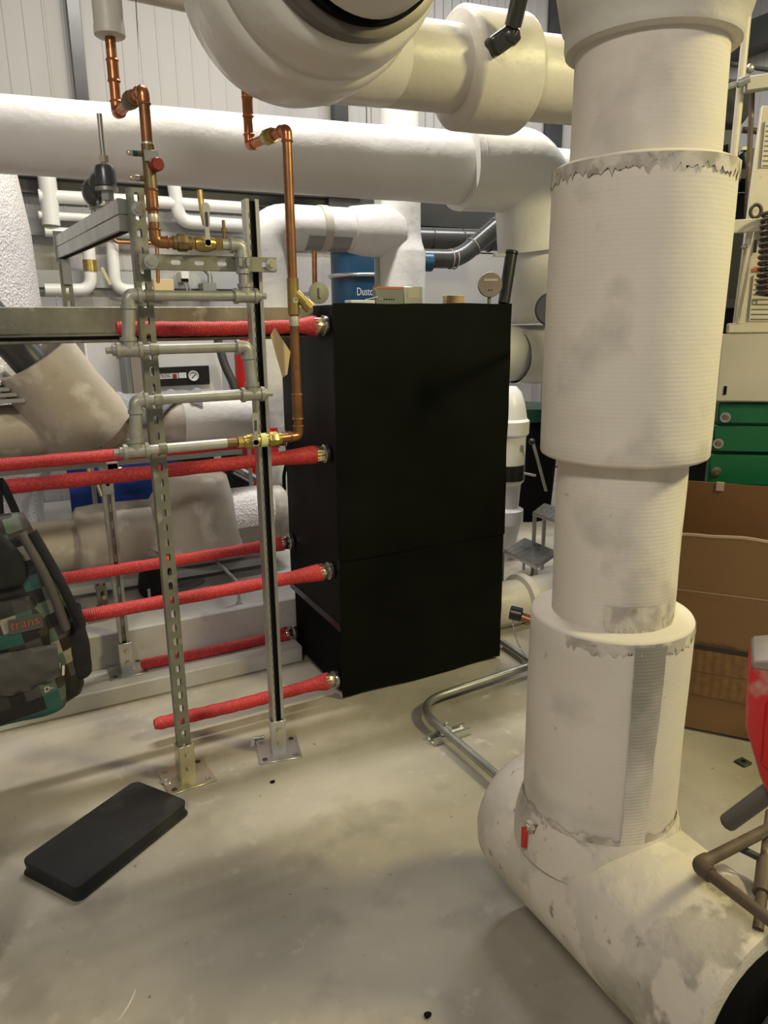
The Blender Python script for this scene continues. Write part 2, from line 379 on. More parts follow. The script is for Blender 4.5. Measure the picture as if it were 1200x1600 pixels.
def text_mb(txt, size, origin, ex, ey, depth=0.0008, warp=None):
    """lettering as solid mesh: baseline start at origin, along ex, upright ey"""
    cu = bpy.data.curves.new('lettering', 'FONT'); cu.body = txt; cu.size = size; cu.extrude = depth/2; cu.resolution_u = 3
    ob = bpy.data.objects.new('lettering', cu); COL.objects.link(ob)
    dg = bpy.context.evaluated_depsgraph_get(); me = bpy.data.meshes.new_from_object(ob.evaluated_get(dg))
    bpy.data.objects.remove(ob); bpy.data.curves.remove(cu)
    ex, ey = V(ex).normalized(), V(ey).normalized(); n = ex.cross(ey); m = MB(); origin = V(origin)
    vs = [origin+ex*v.co.x+ey*v.co.y+n*v.co.z if warp is None else warp(v.co) for v in me.vertices]
    m.add(vs, [tuple(p.vertices) for p in me.polygons]); bpy.data.meshes.remove(me); return m

def nzf(x, y, z=0.0, s=1.0): return noise.noise(V((x*s, y*s, z*s)))
X_, Y_, Z_ = V((1, 0, 0)), V((0, 1, 0)), V((0, 0, 1))

# ================================================================== setting
fl = MB().box((-4, -3, -0.1), (7.2, 6.4, 0)).build('floor', 'concrete', loc=(0, 0, 0)); struct(fl)
ce = MB().box((-4, -3, 5.0), (7.2, 6.4, 5.1)).build('ceiling', 'ceiling_grey'); struct(ce)
wl = MB().box((-4.1, -3, 0), (-4, 6.4, 5.0)).build('wall_left', 'wall_white'); struct(wl)
def panel(p0, d, nrm, width, z0, z1, rib, depth):
    """sheet panel with standing ribs, real profile"""
    prof = [(0, 0)]; x = rib*0.5
    while x < width-rib*0.4:
        prof += [(x-0.012, 0), (x-0.006, depth), (x+0.006, depth), (x+0.012, 0)]; x += rib
    prof.append((width, 0)); prof += [(width, -0.02), (0, -0.02)]
    return MB().prism([V(p0)+V(d)*a+V(nrm)*b+Z_*(z0-p0[2]) for a, b in prof], Z_*(z1-z0))
wb = MB().box((-4, 6.23, 0), (7.2, 6.4, 5.0)).build('wall_back', 'wall_white'); struct(wb)
for i in range(11):
    x0 = -4+i*1.02+0.006; panel((x0, 6.2, 0), X_, -Y_, 1.008, 0.02, 4.98, 0.126 if x0 < 3 else 0.09, 0.003 if x0 < 3 else 0.012).build('wall_panel', 'wall_white', wb, angle=20)
wr = MB().box((7.03, -3, 0), (7.2, 6.23, 5.0)).build('wall_right', 'wall_white'); struct(wr)
for i in range(9):
    y0 = -3+i*1.02+0.006; panel((7.0, y0, 0), Y_, -X_, 1.008, 0.02, 4.98, 0.1, 0.014).build('wall_panel', 'wall_white', wr, angle=20)
t = MB().box((0.80, 6.10, 2.9), (0.88, 6.19, 4.98)).build('trim_1', 'duct_grey'); struct(t)
t = MB().box((5.05, 6.08, 2.3), (5.2, 6.18, 4.98)).build('trim_2', 'duct_grey'); struct(t)
t = MB().box((2.80, 6.10, 2.5), (2.92, 6.19, 4.98)).build('trim_3', 'duct_grey'); struct(t)
t = MB().box((6.75, -1, 4.05), (6.95, 6.0, 4.30)).build('trim_4', 'duct_dark'); struct(t)
p = MB().box((-3.6, 3.087, 0), (1.175, 3.302, 0.082)).build('floor_kerb', 'plinth_concrete', bevel=0.006); struct(p)
p = MB().box((-3.6, 3.302, 0), (1.95, 6.18, 0.248)).build('floor_plinth', 'plinth_concrete', bevel=0.008); struct(p)
t = MB().box((3.0, 6.08, 0.05), (4.95, 6.16, 2.2)).build('trim_10', 'wall_white', bevel=0.004); struct(t)
# long ledge, slot and grey band on the back wall
p = MB().box((-0.5, 6.02, 2.60), (3.0, 6.17, 2.64)).build('trim_5', 'wall_white'); struct(p)
p = MB().box((-0.5, 6.12, 2.50), (3.0, 6.18, 2.595)).build('trim_6', 'duct_dark'); struct(p)
p = MB().box((-0.5, 6.14, 2.22), (5.0, 6.18, 2.36)).build('trim_7', 'wall_grey'); struct(p)
p = MB().box((-0.5, 6.14, 1.86), (2.0, 6.18, 1.98)).build('trim_8', 'wall_grey'); struct(p)
p = MB().box((2.7, 6.05, 2.42), (5.0, 6.18, 2.62)).build('trim_9', 'duct_dark'); struct(p)

# ================================================================== black cabinet
cab = thing('black_cabinet', 'tall black rubber-clad cabinet with red hoses entering its left side', 'cabinet', (1.605, 2.95, 0))
CX0, CX1, CY0, CY1, CZ = 1.19, 2.022, 2.65, 3.26, 1.66
MB().box((CX0+0.02, CY0+0.02, 0.02), (CX1-0.01, CY1-0.012, CZ-0.015)).build('core', 'gap_black', cab)
def sheet(z0, z1, y, bow):
    return lambda a, b: (CX0-0.004+(CX1-CX0+0.006)*a + 0.004*nzf(3, b*6, z0),
                         y-bow*math.sin(math.pi*a)*math.sin(math.pi*b)*0.5+0.006*nzf(a*4, b*5, z0),
                         z0+(z1-z0)*b + (0.006*math.sin(a*9) if b == 0 and z0 < 0.1 else 0) + (0.004*nzf(a*5, 7, 1) if b == 1 else 0))
MB().slab(sheet(0.635, CZ+0.004, CY0-0.008, 0.008), Y_, 26, 30, 0.010).build('front_sheet', 'rubber_black', cab, angle=50)
MB().slab(sheet(0.012, 0.645, CY0-0.002, 0.006), Y_, 26, 20, 0.008).build('front_sheet', 'rubber_black', cab, angle=50)
MB().slab(lambda a, b: (CX0+0.003*nzf(a*4, b*4, 5), CY0+0.012+(CY1-CY0-0.03)*a, 0.345+(CZ-0.35)*b), X_, 12, 24, 0.012).build('side_panel', 'rubber_panel', cab, angle=50)
MB().box((CX0+0.012, CY0+0.03, 0.02), (CX0+0.02, CY1-0.03, 0.33)).build('lower_panel', 'gap_black', cab)
MB().obox((CX0-0.004, CY0+0.012, 0.315), (0, CY1-CY0-0.02, 0.012), (0.006, 0, 0), (0, 0, 0.032)).build('strap', 'black_metal', cab)
MB().box((CX0, CY0, CZ-0.012), (CX1, CY1, CZ)).build('top_panel', 'rubber_panel', cab, bevel=0.003)
MB().box((CX1-0.012, CY0+0.005, 0.02), (CX1, CY1, CZ-0.012)).build('side_panel', 'rubber_panel', cab)
MB().obox((1.14, 2.90, 1.640), (0.0, 0.06, 0), (0.045, 0, 0), (0, 0, 0.008)).build('latch', 'galv_bright', cab)

# ================================================================== red hoses
def hose(x0, y, z, label, dy=0.0, dz=0.0, R=0.0255, nut='zinc_yellow', cut=True):
    t = thing('red_hose', label, 'hose', (x0, y, z), 'red sleeved hoses plugged into the black cabinet')
    xe = CX0-0.004; a = V((x0, y+dy, z+dz)); L_ = xe-0.062-x0; n = 28
    pts = []; rr = []
    for i in range(n+1):
        s = i/n; pts.append((x0+L_*s, y+dy*(1-s)+0.003*nzf(s*3, z*9), z+dz*(1-s)-0.006*math.sin(math.pi*s)))
        fl_ = max(0, (s-0.90)/0.10) if L_ > 0.5 else max(0, (s-0.8)/0.2)
        rr.append(R*(0.75 if (i == 0 and cut) else 1.0)+0.011*fl_*fl_*(3-2*fl_) + (0.0012*math.sin(i*2.3)))
    MB().tube(pts, rr, 18).build('sleeve', 'red_sleeve', t, angle=60)
    fr = MB()
    for k in range(16):
        a_ = 2*math.pi*k/16; c, s = math.cos(a_), math.sin(a_); r1 = R+0.009+0.004*random.random()
        p0 = V((xe-0.066, y+c*(R+0.006), z+s*(R+0.006))); fr.cyl(p0, (xe-0.048+0.006*random.random(), y+c*r1, z+s*r1), 0.0035, 0.0015, 5)
    plab(fr.build('frayed_edge', 'red_sleeve', t), 'frayed end of the red sleeve')
    nt = MB().cyl((xe-0.064, y, z), (xe-0.022, y, z), 0.0335, n=6).build('hex_nut', nut, t, bevel=0.003)
    MB().cyl((xe-0.022, y, z), (xe-0.002, y, z), 0.038, n=24).build('flange', 'steel', t, bevel=0.003)
    return t
hose(0.405, 2.705, 1.583, 'topmost red sleeved hose, running in front of the grey beam')
hose(-0.75, 2.735, 1.076, 'red sleeved hose the backpack hangs on, with a yellow-stickered nut')
hose(-0.55, 2.73, 0.573, 'red sleeved hose at knee height passing just behind the backpack')
hose(0.400, 2.70, 0.082, 'short red sleeved hose lowest and nearest, its cut end above the floor')
hose(-0.75, 3.19, 1.076, 'dark red hose of the rear row, just under the grey manifold')
hose(-0.60, 3.195, 0.578, 'dark red hose of the rear row crossing the lower insulated pipe', nut='steel')
hose(0.442, 3.195, 0.112, 'dark red hose of the rear row lying just above the concrete kerb', nut='steel', R=0.024)
plab(MB().box((CX0-0.062, 2.703, 1.055), (CX0-0.030, 2.7045, 1.098)).build('sticker', 'yellow_tag', [o for o in bpy.data.objects if o.name == 'red_hose.001'][0]), 'pale yellow sticker')

# ================================================================== strut frame
def baseplate(t, x, y, z, s=0.16, rot=0.0, mat='galv_bright', up_=0.14):
    c, sn = math.cos(rot), math.sin(rot); ex, ey = V((c, sn, 0)), V((-sn, c, 0)); o = V((x, y, z))
    MB().obox(o-ex*s/2-ey*s/2, ex*s, ey*s, (0, 0, 0.006)).build('base_plate', mat, t, bevel=0.001)
    m = MB()
    for q in (-1, 1): m.obox(o+ex*(q*0.026-0.003)-ey*0.026, ex*0.006, ey*0.052, (0, 0, up_))
    m.obox(o-ex*0.026-ey*0.0295, ex*0.052, ey*0.006, (0, 0, up_))
    m.build('socket', mat, t, bevel=0.001)
    for hz in (0.045, 0.1):
        p0 = o-ey*0.0295+Z_*hz+ex*0.004; MB().cyl(p0, p0-ey*0.012, 0.011, n=6).build('bolt', 'zinc_yellow', t)
    for qx, qy in ((-1, -1), (1, -1), (1, 1), (-1, 1)):
        p0 = o+ex*qx*s*0.36+ey*qy*s*0.36+Z_*0.006; MB().lathe(p0, Z_, [(0, 0.011), (0.0015, 0.0105), (0.0015, 0.006), (0.0002, 0.006)], 14, True, True).build('anchor_hole', 'duct_dark' if qx*qy > 0 else 'steel', t)
def washer_bolt(t, p, d, r=0.019):
    d = V(d).normalized(); p = V(p)
    MB().cyl(p, p+d*0.004, r, n=24).build('washer', 'galv_bright', t)
    MB().cyl(p+d*0.004, p+d*0.016, r*0.6, n=6).build('bolt', 'zinc_yellow', t)

SY = 2.42
post1 = thing('strut_post', 'slotted steel strut post nearest the black kneeling pad', 'strut', (0.452, SY, 0), 'upright strut posts of the pipe frame')
MB().channel((0.452, SY-0.02, 0.007), (0.452, SY-0.02, 1.985), -Y_, 0.046, 0.041).build('channel', 'galv_dull', post1, angle=30)
baseplate(post1, 0.452, SY, 0, 0.17, 0.06, 'zinc_yellow')
washer_bolt(post1, (0.452, SY-0.021, 1.925), -Y_)
post2 = thing('strut_post', 'steel strut post with its dark open slot facing the viewer, beside the cabinet', 'strut', (0.805, SY, 0), 'upright strut posts of the pipe frame')
MB().channel((0.805, SY+0.022, 0.007), (0.805, SY+0.022, 1.975), Y_, 0.044, 0.044, slots=False, lip=0.009).build('channel', 'galv', post2, angle=30)
m = MB()
for k in range(60): z = 0.03+k*0.032; m.box((0.793, SY-0.0235, z), (0.797, SY-0.0205, z+0.016))
m.build('lip_serration', 'duct_dark', post2)['kind'] = 'stuff'
MB().box((0.7865, SY-0.014, 0.01), (0.8235, SY+0.017, 1.97)).build('slot_shade', 'gap_black', post2)  # black block in the open channel stands in for its inner shade
baseplate(post2, 0.805, SY, 0, 0.16, -0.22)
cross = thing('cross_strut', 'short slotted cross strut bolted between the two front posts under the brass valve', 'strut', (0.63, SY-0.05, 1.72))
a_ = at(222, 412, Y=2.36); b_ = at(438, 414, Y=2.36)
MB().channel((0.435, 2.352, 1.775), (0.86, 2.352, 1.775), -Y_, 0.044, 0.026, pitch=0.061, sw=0.014, sh=0.03).build('channel', 'galv_dull', cross, angle=30)
washer_bolt(cross, (0.468, 2.351, 1.775), -Y_, 0.021); washer_bolt(cross, (0.842, 2.351, 1.775), -Y_, 0.019)
# double strut running back from the first post
dg_ = thing('double_strut', 'double grey strut arm running back from the top of the slotted post', 'strut', (0.44, 2.9, 1.86))
e0 = V((0.425, SY+0.03, 1.915)); e1 = V((0.345, 3.58, 1.915)); dd = (e1-e0).normalized(); ex_ = dd.cross(Z_).normalized()
for k, zz in enumerate((-0.0455, 0.0005)):
    MB().obox(e0-ex_*0.0205+Z_*zz, ex_*0.041, dd*(e1-e0).length, (0, 0, 0.045)).build('channel', 'galv', dg_, bevel=0.002)
MB().obox(e0-ex_*0.012+Z_*(-0.0465)+dd*0.02, ex_*0.024, dd*((e1-e0).length-0.04), (0, 0, 0.0012)).build('open_slot', 'gap_black', dg_)
MB().obox(e1-ex_*0.028+Z_*(-0.06), ex_*0.056, dd*0.008, (0, 0, 0.125)).build('end_plate', 'galv', dg_)
post3 = thing('strut_post', 'rear slotted post hanging from the far end of the double strut arm', 'strut', (0.345, 3.54, 1.55), 'upright strut posts of the pipe frame')
MB().channel((0.345, 3.52, 1.55), (0.345, 3.52, 1.862), -Y_, 0.044, 0.041, pitch=0.05, sw=0.016, sh=0.03).build('channel', 'galv_dull', post3, angle=30)
MB().box((0.33, 3.505, 1.76), (0.365, 3.517, 1.862)).build('bracket', 'galv_bright', post3, bevel=0.002)
post5 = thing('strut_post', 'short slotted post under the lower tan pipe, bolted to the concrete plinth', 'strut', (0.345, 3.54, 0.248), 'upright strut posts of the pipe frame')
MB().channel((0.345, 3.52, 0.255), (0.345, 3.52, 0.40), -Y_, 0.044, 0.041, pitch=0.05, sw=0.016, sh=0.03).build('channel', 'galv_dull', post5, angle=30)
MB().box((0.33, 3.545, 0.335), (0.36, 3.69, 0.36)).build('top_arm', 'galv_dull', post5, bevel=0.002)
baseplate(post5, 0.345, 3.54, 0.248, 0.17, 0.05, 'galv', 0.05)
post4 = thing('strut_post', 'low open-slot strut post on the concrete kerb, its top cap reaching the second hose', 'strut', (0.375, 3.22, 0.082), 'upright strut posts of the pipe frame')
MB().channel((0.385, 3.262, 0.089), (0.385, 3.262, 0.96), Y_, 0.044, 0.041, slots=False).build('channel', 'galv', post4, angle=30)
for k in range(11): MB().box((0.376, 3.256, 0.14+k*0.075), (0.394, 3.2575, 0.175+k*0.075)).build('slot', 'paint_white', post4)
MB().box((0.362, 3.214, 0.90), (0.408, 3.22, 0.965)).build('top_bracket', 'galv', post4, bevel=0.002)
MB().cyl((0.385, 3.2145, 0.945), (0.385, 3.2125, 0.945), 0.008, n=14).build('bolt_hole', 'gap_black', post4)
baseplate(post4, 0.385, 3.238, 0.082, 0.16, 0.0)
arm = thing('short_strut', 'short strut arm seen end-on above the low kerb post', 'strut', (0.415, 3.45, 0.98))
MB().channel((0.415, 3.24, 1.028), (0.415, 3.75, 1.028), Z_, 0.046, 0.05, slots=False).build('channel', 'galv_bright', arm, angle=30)
MB().box((0.397, 3.26, 0.982), (0.433, 3.74, 1.02)).build('slot_shade', 'gap_black', arm)  # black filling imitates the shade inside this hollow arm
# long beam in front of the tank
beam = thing('steel_beam', 'long weathered galvanised beam behind the topmost red hose', 'beam', (0.2, 2.83, 1.53))
MB().box((-0.8, 2.80, 1.565), (1.17, 2.845, 1.655)).build('upper_channel', 'galv_dull', beam, bevel=0.003)
MB().box((-0.8, 2.802, 1.534), (1.17, 2.845, 1.5640)).build('lower_channel', 'galv_dull', beam, bevel=0.003)
MB().box((-0.79, 2.799, 1.545), (1.165, 2.802, 1.557)).build('open_slot', 'gap_black', beam)

# ================================================================== grey manifold with ball valves
man = thing('pipe_manifold', 'zigzag grey threaded pipe manifold clamped across the two front posts', 'pipework', (0.57, 2.35, 1.2))
MY = 2.335; PR = 0.0155
def collar(m, p, d, r, l=0.012): m.lathe(V(p)-V(d)*l/2, d, [(0, r), (l, r)], 18)
def elbow(c, d1, d2, R=0.0205, arm=0.036, mat='iron_grey', par=None, name='elbow'):
    c, d1, d2 = V(c), V(d1).normalized(), V(d2).normalized(); m = MB()
    m.tube(bend([c+d1*arm, c, c+d2*arm], arm*0.8, 7), R, 16)
    for d in (d1, d2): collar(m, c+d*(arm-0.004), d, R*1.18, 0.011)
    return m.build(name, mat, par, angle=40)
def tee(c, d1, d2, d3, R=0.0205, arm=0.036, mat='iron_grey', par=None):
    c = V(c); m = MB()
    for d in (d1, d2, d3):
        d = V(d).normalized(); m.cyl(c, c+d*arm, R, n=16); collar(m, c+d*(arm-0.004), d, R*1.18, 0.011)
    return m.build('tee', mat, par, angle=40)
def plug(c, d, mat='iron_grey', par=None):
    c, d = V(c), V(d).normalized(); m = MB().cyl(c, c+d*0.012, 0.016, n=16); m.cyl(c+d*0.01, c+d*0.03, 0.011, n=6)
    return m.build('plug', mat, par, angle=30)
def run(a, b, r=PR, mat='iron_grey', par=None, name='pipe'): return MB().cyl(a, b, r, n=18).build(name, mat, par, angle=40)
zA, zB, zC, zD, zE = 1.829, 1.678, 1.522, 1.371, 1.219
xL0, xR0, xL, xR = 0.391, 0.747, 0.380, 0.752
elbow((0.742, MY, zA), -X_, -Z_, par=man); run((0.742, MY, zA-0.03), (0.744, MY, zB+0.03), par=man)
MB().cyl((0.743, MY, 1.745), (0.743, MY, 1.80), 0.022, n=16).build('pipe_clamp', 'iron_grey', man)
for q in (-1, 1): MB().box((0.743-0.004+q*0.012-0.006, MY-0.032, 1.765), (0.743-0.004+q*0.012+0.006, MY-0.022, 1.79)).build('clamp_ear', 'galv', man, bevel=0.001)
tee((xR0, MY, zB), X_, -X_, Z_, par=man); plug((xR0+0.036, MY, zB), X_, par=man)
run((xL0+0.03, MY, zB), (xR0-0.03, MY, zB), par=man); elbow((xL0, MY, zB), X_, -Z_, par=man)
run((xL0, MY, zB-0.03), (xL, MY, zC+0.03), 0.019, par=man)
tee((xL, MY, zC), -X_, X_, Z_, par=man); plug((xL-0.036, MY, zC), -X_, par=man)
run((xL+0.03, MY, zC), (xR-0.03, MY, zC), par=man); elbow((xR-0.008, MY, zC), -X_, -Z_, par=man)
run((xR-0.006, MY, zC-0.03), (xR, MY, zD+0.03), 0.019, par=man)
tee((xR, MY, zD), X_, -X_, Z_, par=man); plug((xR+0.036, MY, zD), X_, par=man)
run((xL+0.03, MY, zD), (xR-0.03, MY, zD), par=man); elbow((xL+0.003, MY, zD), X_, -Z_, par=man)
run((xL+0.002, MY, zD-0.03), (xL-0.006, MY, zE+0.03), 0.019, par=man)
tee((xL-0.008, MY, zE), -X_, X_, Z_, par=man); plug((xL-0.044, MY, zE), -X_, par=man)
plab(run((xL+0.025, MY, zE), (0.655, MY, zE), mat='iron_light', par=man), 'bright galvanised pipe of the lowest run')
for zz in (zB, zC, zD, zE):
    MB().lathe((0.452-0.012, MY, zz), X_, [(0, 0.0185), (0.024, 0.0185)], 18).build('pipe_clamp', 'galv_dull', man)
    MB().box((0.448, MY, zz-0.006), (0.456, SY-0.018, zz+0.006)).build('clamp_screw', 'galv', man)
def ball_valve(c, par, hd, hlen, mat='brass', flip=1):
    c = V(c); m = MB().lathe(c-X_*0.05, X_, [(0, 0.019), (0.018, 0.019), (0.020, 0.016), (0.028, 0.022), (0.05, 0.025), (0.072, 0.022), (0.08, 0.016), (0.082, 0.019), (0.10, 0.019)], 6)
    m.lathe(c-X_*0.03, X_, [(0, 0.018), (0.015, 0.023), (0.03, 0.0245), (0.045, 0.023), (0.06, 0.018)], 20)
    vb = m.build('ball_valve', mat, par, angle=30)
    st = c-Y_*0.024
    MB().cyl(c-Y_*0.015, c-Y_*0.040, 0.009, n=12).build('stem_nut', 'zinc_yellow', vb)
    hd = V(hd).normalized(); sx = hd.cross(Y_).normalized(); hp = c-Y_*0.036
    poly = []
    for k in range(9): a = math.pi*k/8; poly.append(hp+hd*hlen+hd*math.sin(a)*0.012+sx*math.cos(a)*0.012)
    poly += [hp-sx*0.007+hd*0.03, hp-sx*0.010-hd*0.012, hp+sx*0.010-hd*0.012, hp+sx*0.007+hd*0.03]
    h_ = MB().prism(poly, -Y_*0.004).build('lever', 'iron_light', vb, bevel=0.001)
    MB().obox(hp+hd*(hlen*0.45)-sx*0.004-Y_*0.0055, hd*(hlen*0.40), sx*0.008, Y_*0.0012).build('lever_print', 'duct_grey', h_)
    return vb
vA = ball_valve((0.628, MY, zA), man, V((0.0, 0, 1)), 0.10)
MB().cyl((0.68, MY, zA), (0.72, MY, zA), 0.0165, n=16).build('nipple', 'iron_light', man)
MB().lathe((0.69, MY, zA+0.015), Z_, [(0, 0.006), (0.02, 0.006), (0.02, 0.008), (0.032, 0.008), (0.034, 0.005), (0.055, 0.005)], 10).build('vent_screw', 'bronze', man)
MB().cyl((0.655, MY, zE), (0.69, MY, zE), 0.014, n=16).build('thread', 'bronze', man)
vB = ball_valve((0.742, MY, zE), man, V((0.03, 0, 1)), 0.085)
plab(MB().cyl((0.768, MY, zE), (0.790, MY, zE), 0.0232, n=18).build('yellow_band', 'yellow_tag', man), 'yellow rubber band')

# ================================================================== copper lines
def copper_line(name, label, pts, R, mats, joints, brad=0.03):
    """pts: poly-line; pieces between pts are separate tubes joined by bends"""
    t = thing(name, label, 'pipe', tuple(min(pts, key=lambda p: p.z))); n = len(pts)
    for i in range(n-1):
        a, b = pts[i], pts[i+1]; d = (b-a).normalized()
        s = a if i == 0 else a+d*brad; e = b if i == n-2 else b-d*brad
        run(s, e, R, mats[i], t, 'tube')
        if i < n-2:
            d2 = (pts[i+2]-b).normalized(); m = MB().tube(bend([b-d*brad*1.15, b, b+d2*brad*1.15], brad, 8), R*1.1, 18)
            for p, q in ((b-d*brad*1.15, d), (b+d2*brad*1.15, d2)): m.tube([p+q*(k*0.003) for k in (-1, 0, 1)], [R*1.15, R*1.28, R*1.15], 18)
            m.build('elbow', mats[i], t, angle=50)
    for (p, d, k, l, mt) in joints:
        p, d = V(p), V(d).normalized(); m = MB()
        if k == 'coupling':
            m.lathe(p-d*l/2, d, [(0, R*1.14), (0.004, R*1.3), (0.008, R*1.14), (l*0.5-0.002, R*1.12), (l*0.5+0.002, R*1.12), (l-0.008, R*1.14), (l-0.004, R*1.3), (l, R*1.14)], 20); nm = 'coupling'
        elif k == 'nut':
            m.lathe(p-d*l/2, d, [(0, R*1.5), (0.004, R*1.62), (l-0.004, R*1.62), (l, R*1.5)], 8); m.lathe(p-d*(l/2+0.012), d, [(0, R*1.3), (l+0.024, R*1.3)], 18); nm = 'union_nut'
        else:
            m.lathe(p-d*l/2, d, [(0, R*1.04), (l*0.3, R*1.1), (l*0.7, R*1.1), (l, R*1.04)], 18); nm = 'solder_ring'
        m.build(nm, mt, t, angle=30)
    return t
CR = 0.0155
a0 = at(165, 55, Y=2.62); a1 = at(183, 178, Y=2.62); a0 = V((a1.x, 2.62, a0.z+0.03)); a2 = at(222, 142, Z=a1.z); a3 = at(243, 378, Y=MY); a2 = V((a3.x, MY, a1.z)); a3 = V((a3.x, MY, zA)); a4 = V((0.565, MY, zA))
c1 = copper_line('copper_pipe', 'copper line with a red-knobbed balancing valve, in front of the white overhead pipe', [a0, a1, a2, a3, a4], CR,
   ['copper', 'copper', 'copper_dark', 'copper_dark'],
   [(a1+Z_*0.12, Z_, 'coupling', 0.065, 'copper'), ((a1+a2)/2+V((0, -0.03, 0)), a2-a1, 'nut', 0.045, 'bronze'),
    (a2-Z_*0.14, Z_, 'ring', 0.012, 'solder'), (a2-Z_*0.265, Z_, 'ring', 0.012, 'solder'),
    (a3+Z_*0.115, Z_, 'coupling', 0.06, 'copper_dark'), (a3+Z_*0.065, Z_, 'ring', 0.022, 'solder'), (V((0.560, MY, zA)), X_, 'nut', 0.03, 'bronze')])
bvz = a2.z-0.175
bv = MB().cyl((a2.x, MY, bvz+0.035), (a2.x, MY, bvz-0.09), CR*1.16, n=18).build('balancing_valve', 'bronze', c1)
MB().cyl((a2.x+0.012, MY-0.012, bvz-0.020), (a2.x+0.016, MY-0.048, bvz-0.022), 0.021, 0.019, n=8).build('red_knob', 'red_knob', bv, bevel=0.003)
MB().obox((a2.x-0.016, MY-0.022, bvz-0.012), (0.04, 0, 0), (0, 0.003, 0), (0, 0, 0.030)).build('name_plate', 'galv', bv, bevel=0.001)
for dz, mt in ((0.010, 'bin_green'), (-0.055, 'steel')):
    tp = MB().cyl((a2.x-0.012, MY, bvz+dz), (a2.x-0.034, MY, bvz+dz), 0.008, n=8).build('test_point', 'bronze', bv)
    MB().cyl((a2.x-0.030, MY, bvz+dz), (a2.x-0.042, MY, bvz+dz), 0.0085, n=12).build('coloured_ring', mt, tp)
    MB().lathe((a2.x-0.042, MY, bvz+dz), -X_, [(0, 0.006), (0.006, 0.008), (0.014, 0.007), (0.018, 0.003)], 8).build('cap', 'zinc_yellow', tp)
b1 = at(390, 228, Y=2.62); b0 = V((b1.x, 2.64, at(250, 12, Y=2.64).z+0.01)); b3x = 0.905; b2 = V((b1.x+0.033, MY+0.02, b1.z)); b3 = V((b2.x, MY+0.02, zE)); b4 = V((0.80, MY, zE))
c2 = copper_line('copper_pipe', 'long copper line dropping past the cabinet edge to the lowest ball valve', [b0, b1, b2, b3, b4], CR,
   ['copper', 'copper', 'copper_dark', 'copper_dark'],
   [(b1+Z_*0.12, Z_, 'coupling', 0.065, 'copper'), ((b1+b2)/2+V((0, -0.02, 0)), b2-b1, 'nut', 0.04, 'brass'), (b3+Z_*0.10, Z_, 'coupling', 0.09, 'copper_dark'),
    (V((0.815, MY, zE)), X_, 'nut', 0.03, 'brass'), (V((b2.x, MY+0.02, 1.60)), Z_, 'ring', 0.03, 'solder')])
st = MB().cyl((b2.x, MY+0.02, 1.735), (b2.x, MY+0.02, 1.622), CR*1.25, n=18)
st.cyl((b2.x, MY+0.02, 1.695), (b2.x+0.042, MY+0.004, 1.650), 0.0165, n=16)
sv = st.build('strainer', 'brass', c2)
MB().cyl((b2.x+0.036, MY+0.006, 1.657), (b2.x+0.052, MY, 1.640), 0.0195, n=8).build('strainer_cap', 'brass', sv)
MB().lathe((b2.x-0.002, MY+0.004, 1.665), -Y_, [(0, 0.010), (0.008, 0.010), (0.008, 0.006), (0.004, 0.005)], 14).build('plug', 'zinc_yellow', sv)
tg = MB().prism([V((0.845, 2.40, 1.555)), V((0.862, 2.402, 1.58)), V((0.915, 2.405, 1.50)), V((0.900, 2.404, 1.425)), V((0.882, 2.402, 1.415))], -Y_*0.0015).build('paper_tag', 'tag_tan')
tag(tg, 'tan paper tag hanging between the strut post and the long copper line', 'tag')

# ================================================================== hanger pair on the double strut
hg = thing('rubber_hanger', 'grey rubber pipe saddle with threaded rods standing on the double strut arm', 'hanger', (0.38, 2.75, 1.93))
q0 = at(167, 300, Y=2.72); q1 = at(158, 178, Y=2.72)
MB().cyl((q0.x, 2.72, 1.955), (q0.x, 2.72, q1.z), 0.0085, n=12).build('threaded_rod', 'steel', hg)
MB().cyl((q0.x, 2.72, 2.105), (q0.x, 2.72, 2.125), 0.016, n=6).build('hex_nut', 'zinc_yellow', hg)
m = MB(); zz = 2.055
m.lathe((q0.x, 2.72, 2.03), Z_, [(0, 0.030), (0.004, 0.034), (0.05, 0.033), (0.065, 0.028), (0.068, 0.022)], 24)
m.ball((q0.x-0.032, 2.80, 2.025), (0.036, 0.05, 0.045), 20, 12); m.ball((q0.x-0.014, 2.755, 2.045), (0.036, 0.05, 0.04), 20, 12)
plab(m.build('saddle', 'duct_grey', hg), 'grey moulded rubber saddle')
MB().lathe((q0.x, 2.72, 2.018), Z_, [(0, 0.036), (0.012, 0.036)], 24).build('washer', 'galv', hg)
MB().cyl((q0.x, 2.72, 1.99), (q0.x, 2.72, 2.018), 0.022, n=6).build('hex_nut', 'galv', hg)
MB().cyl((q0.x-0.032, 2.83, 1.955), (q0.x-0.032, 2.83, 1.995), 0.009, n=10).build('threaded_rod', 'galv', hg)
MB().cyl((q0.x-0.032, 2.83, 1.975), (q0.x-0.032, 2.83, 1.995), 0.018, n=6).build('hex_nut', 'galv', hg)
for dy in (0.12, 0.30): MB().obox((q0.x-0.005-dy*0.065, 2.60+dy, 1.955), (0.012, 0, 0), (0, 0.012, 0), (0, 0, 0.022)).build('clip', 'galv', hg)

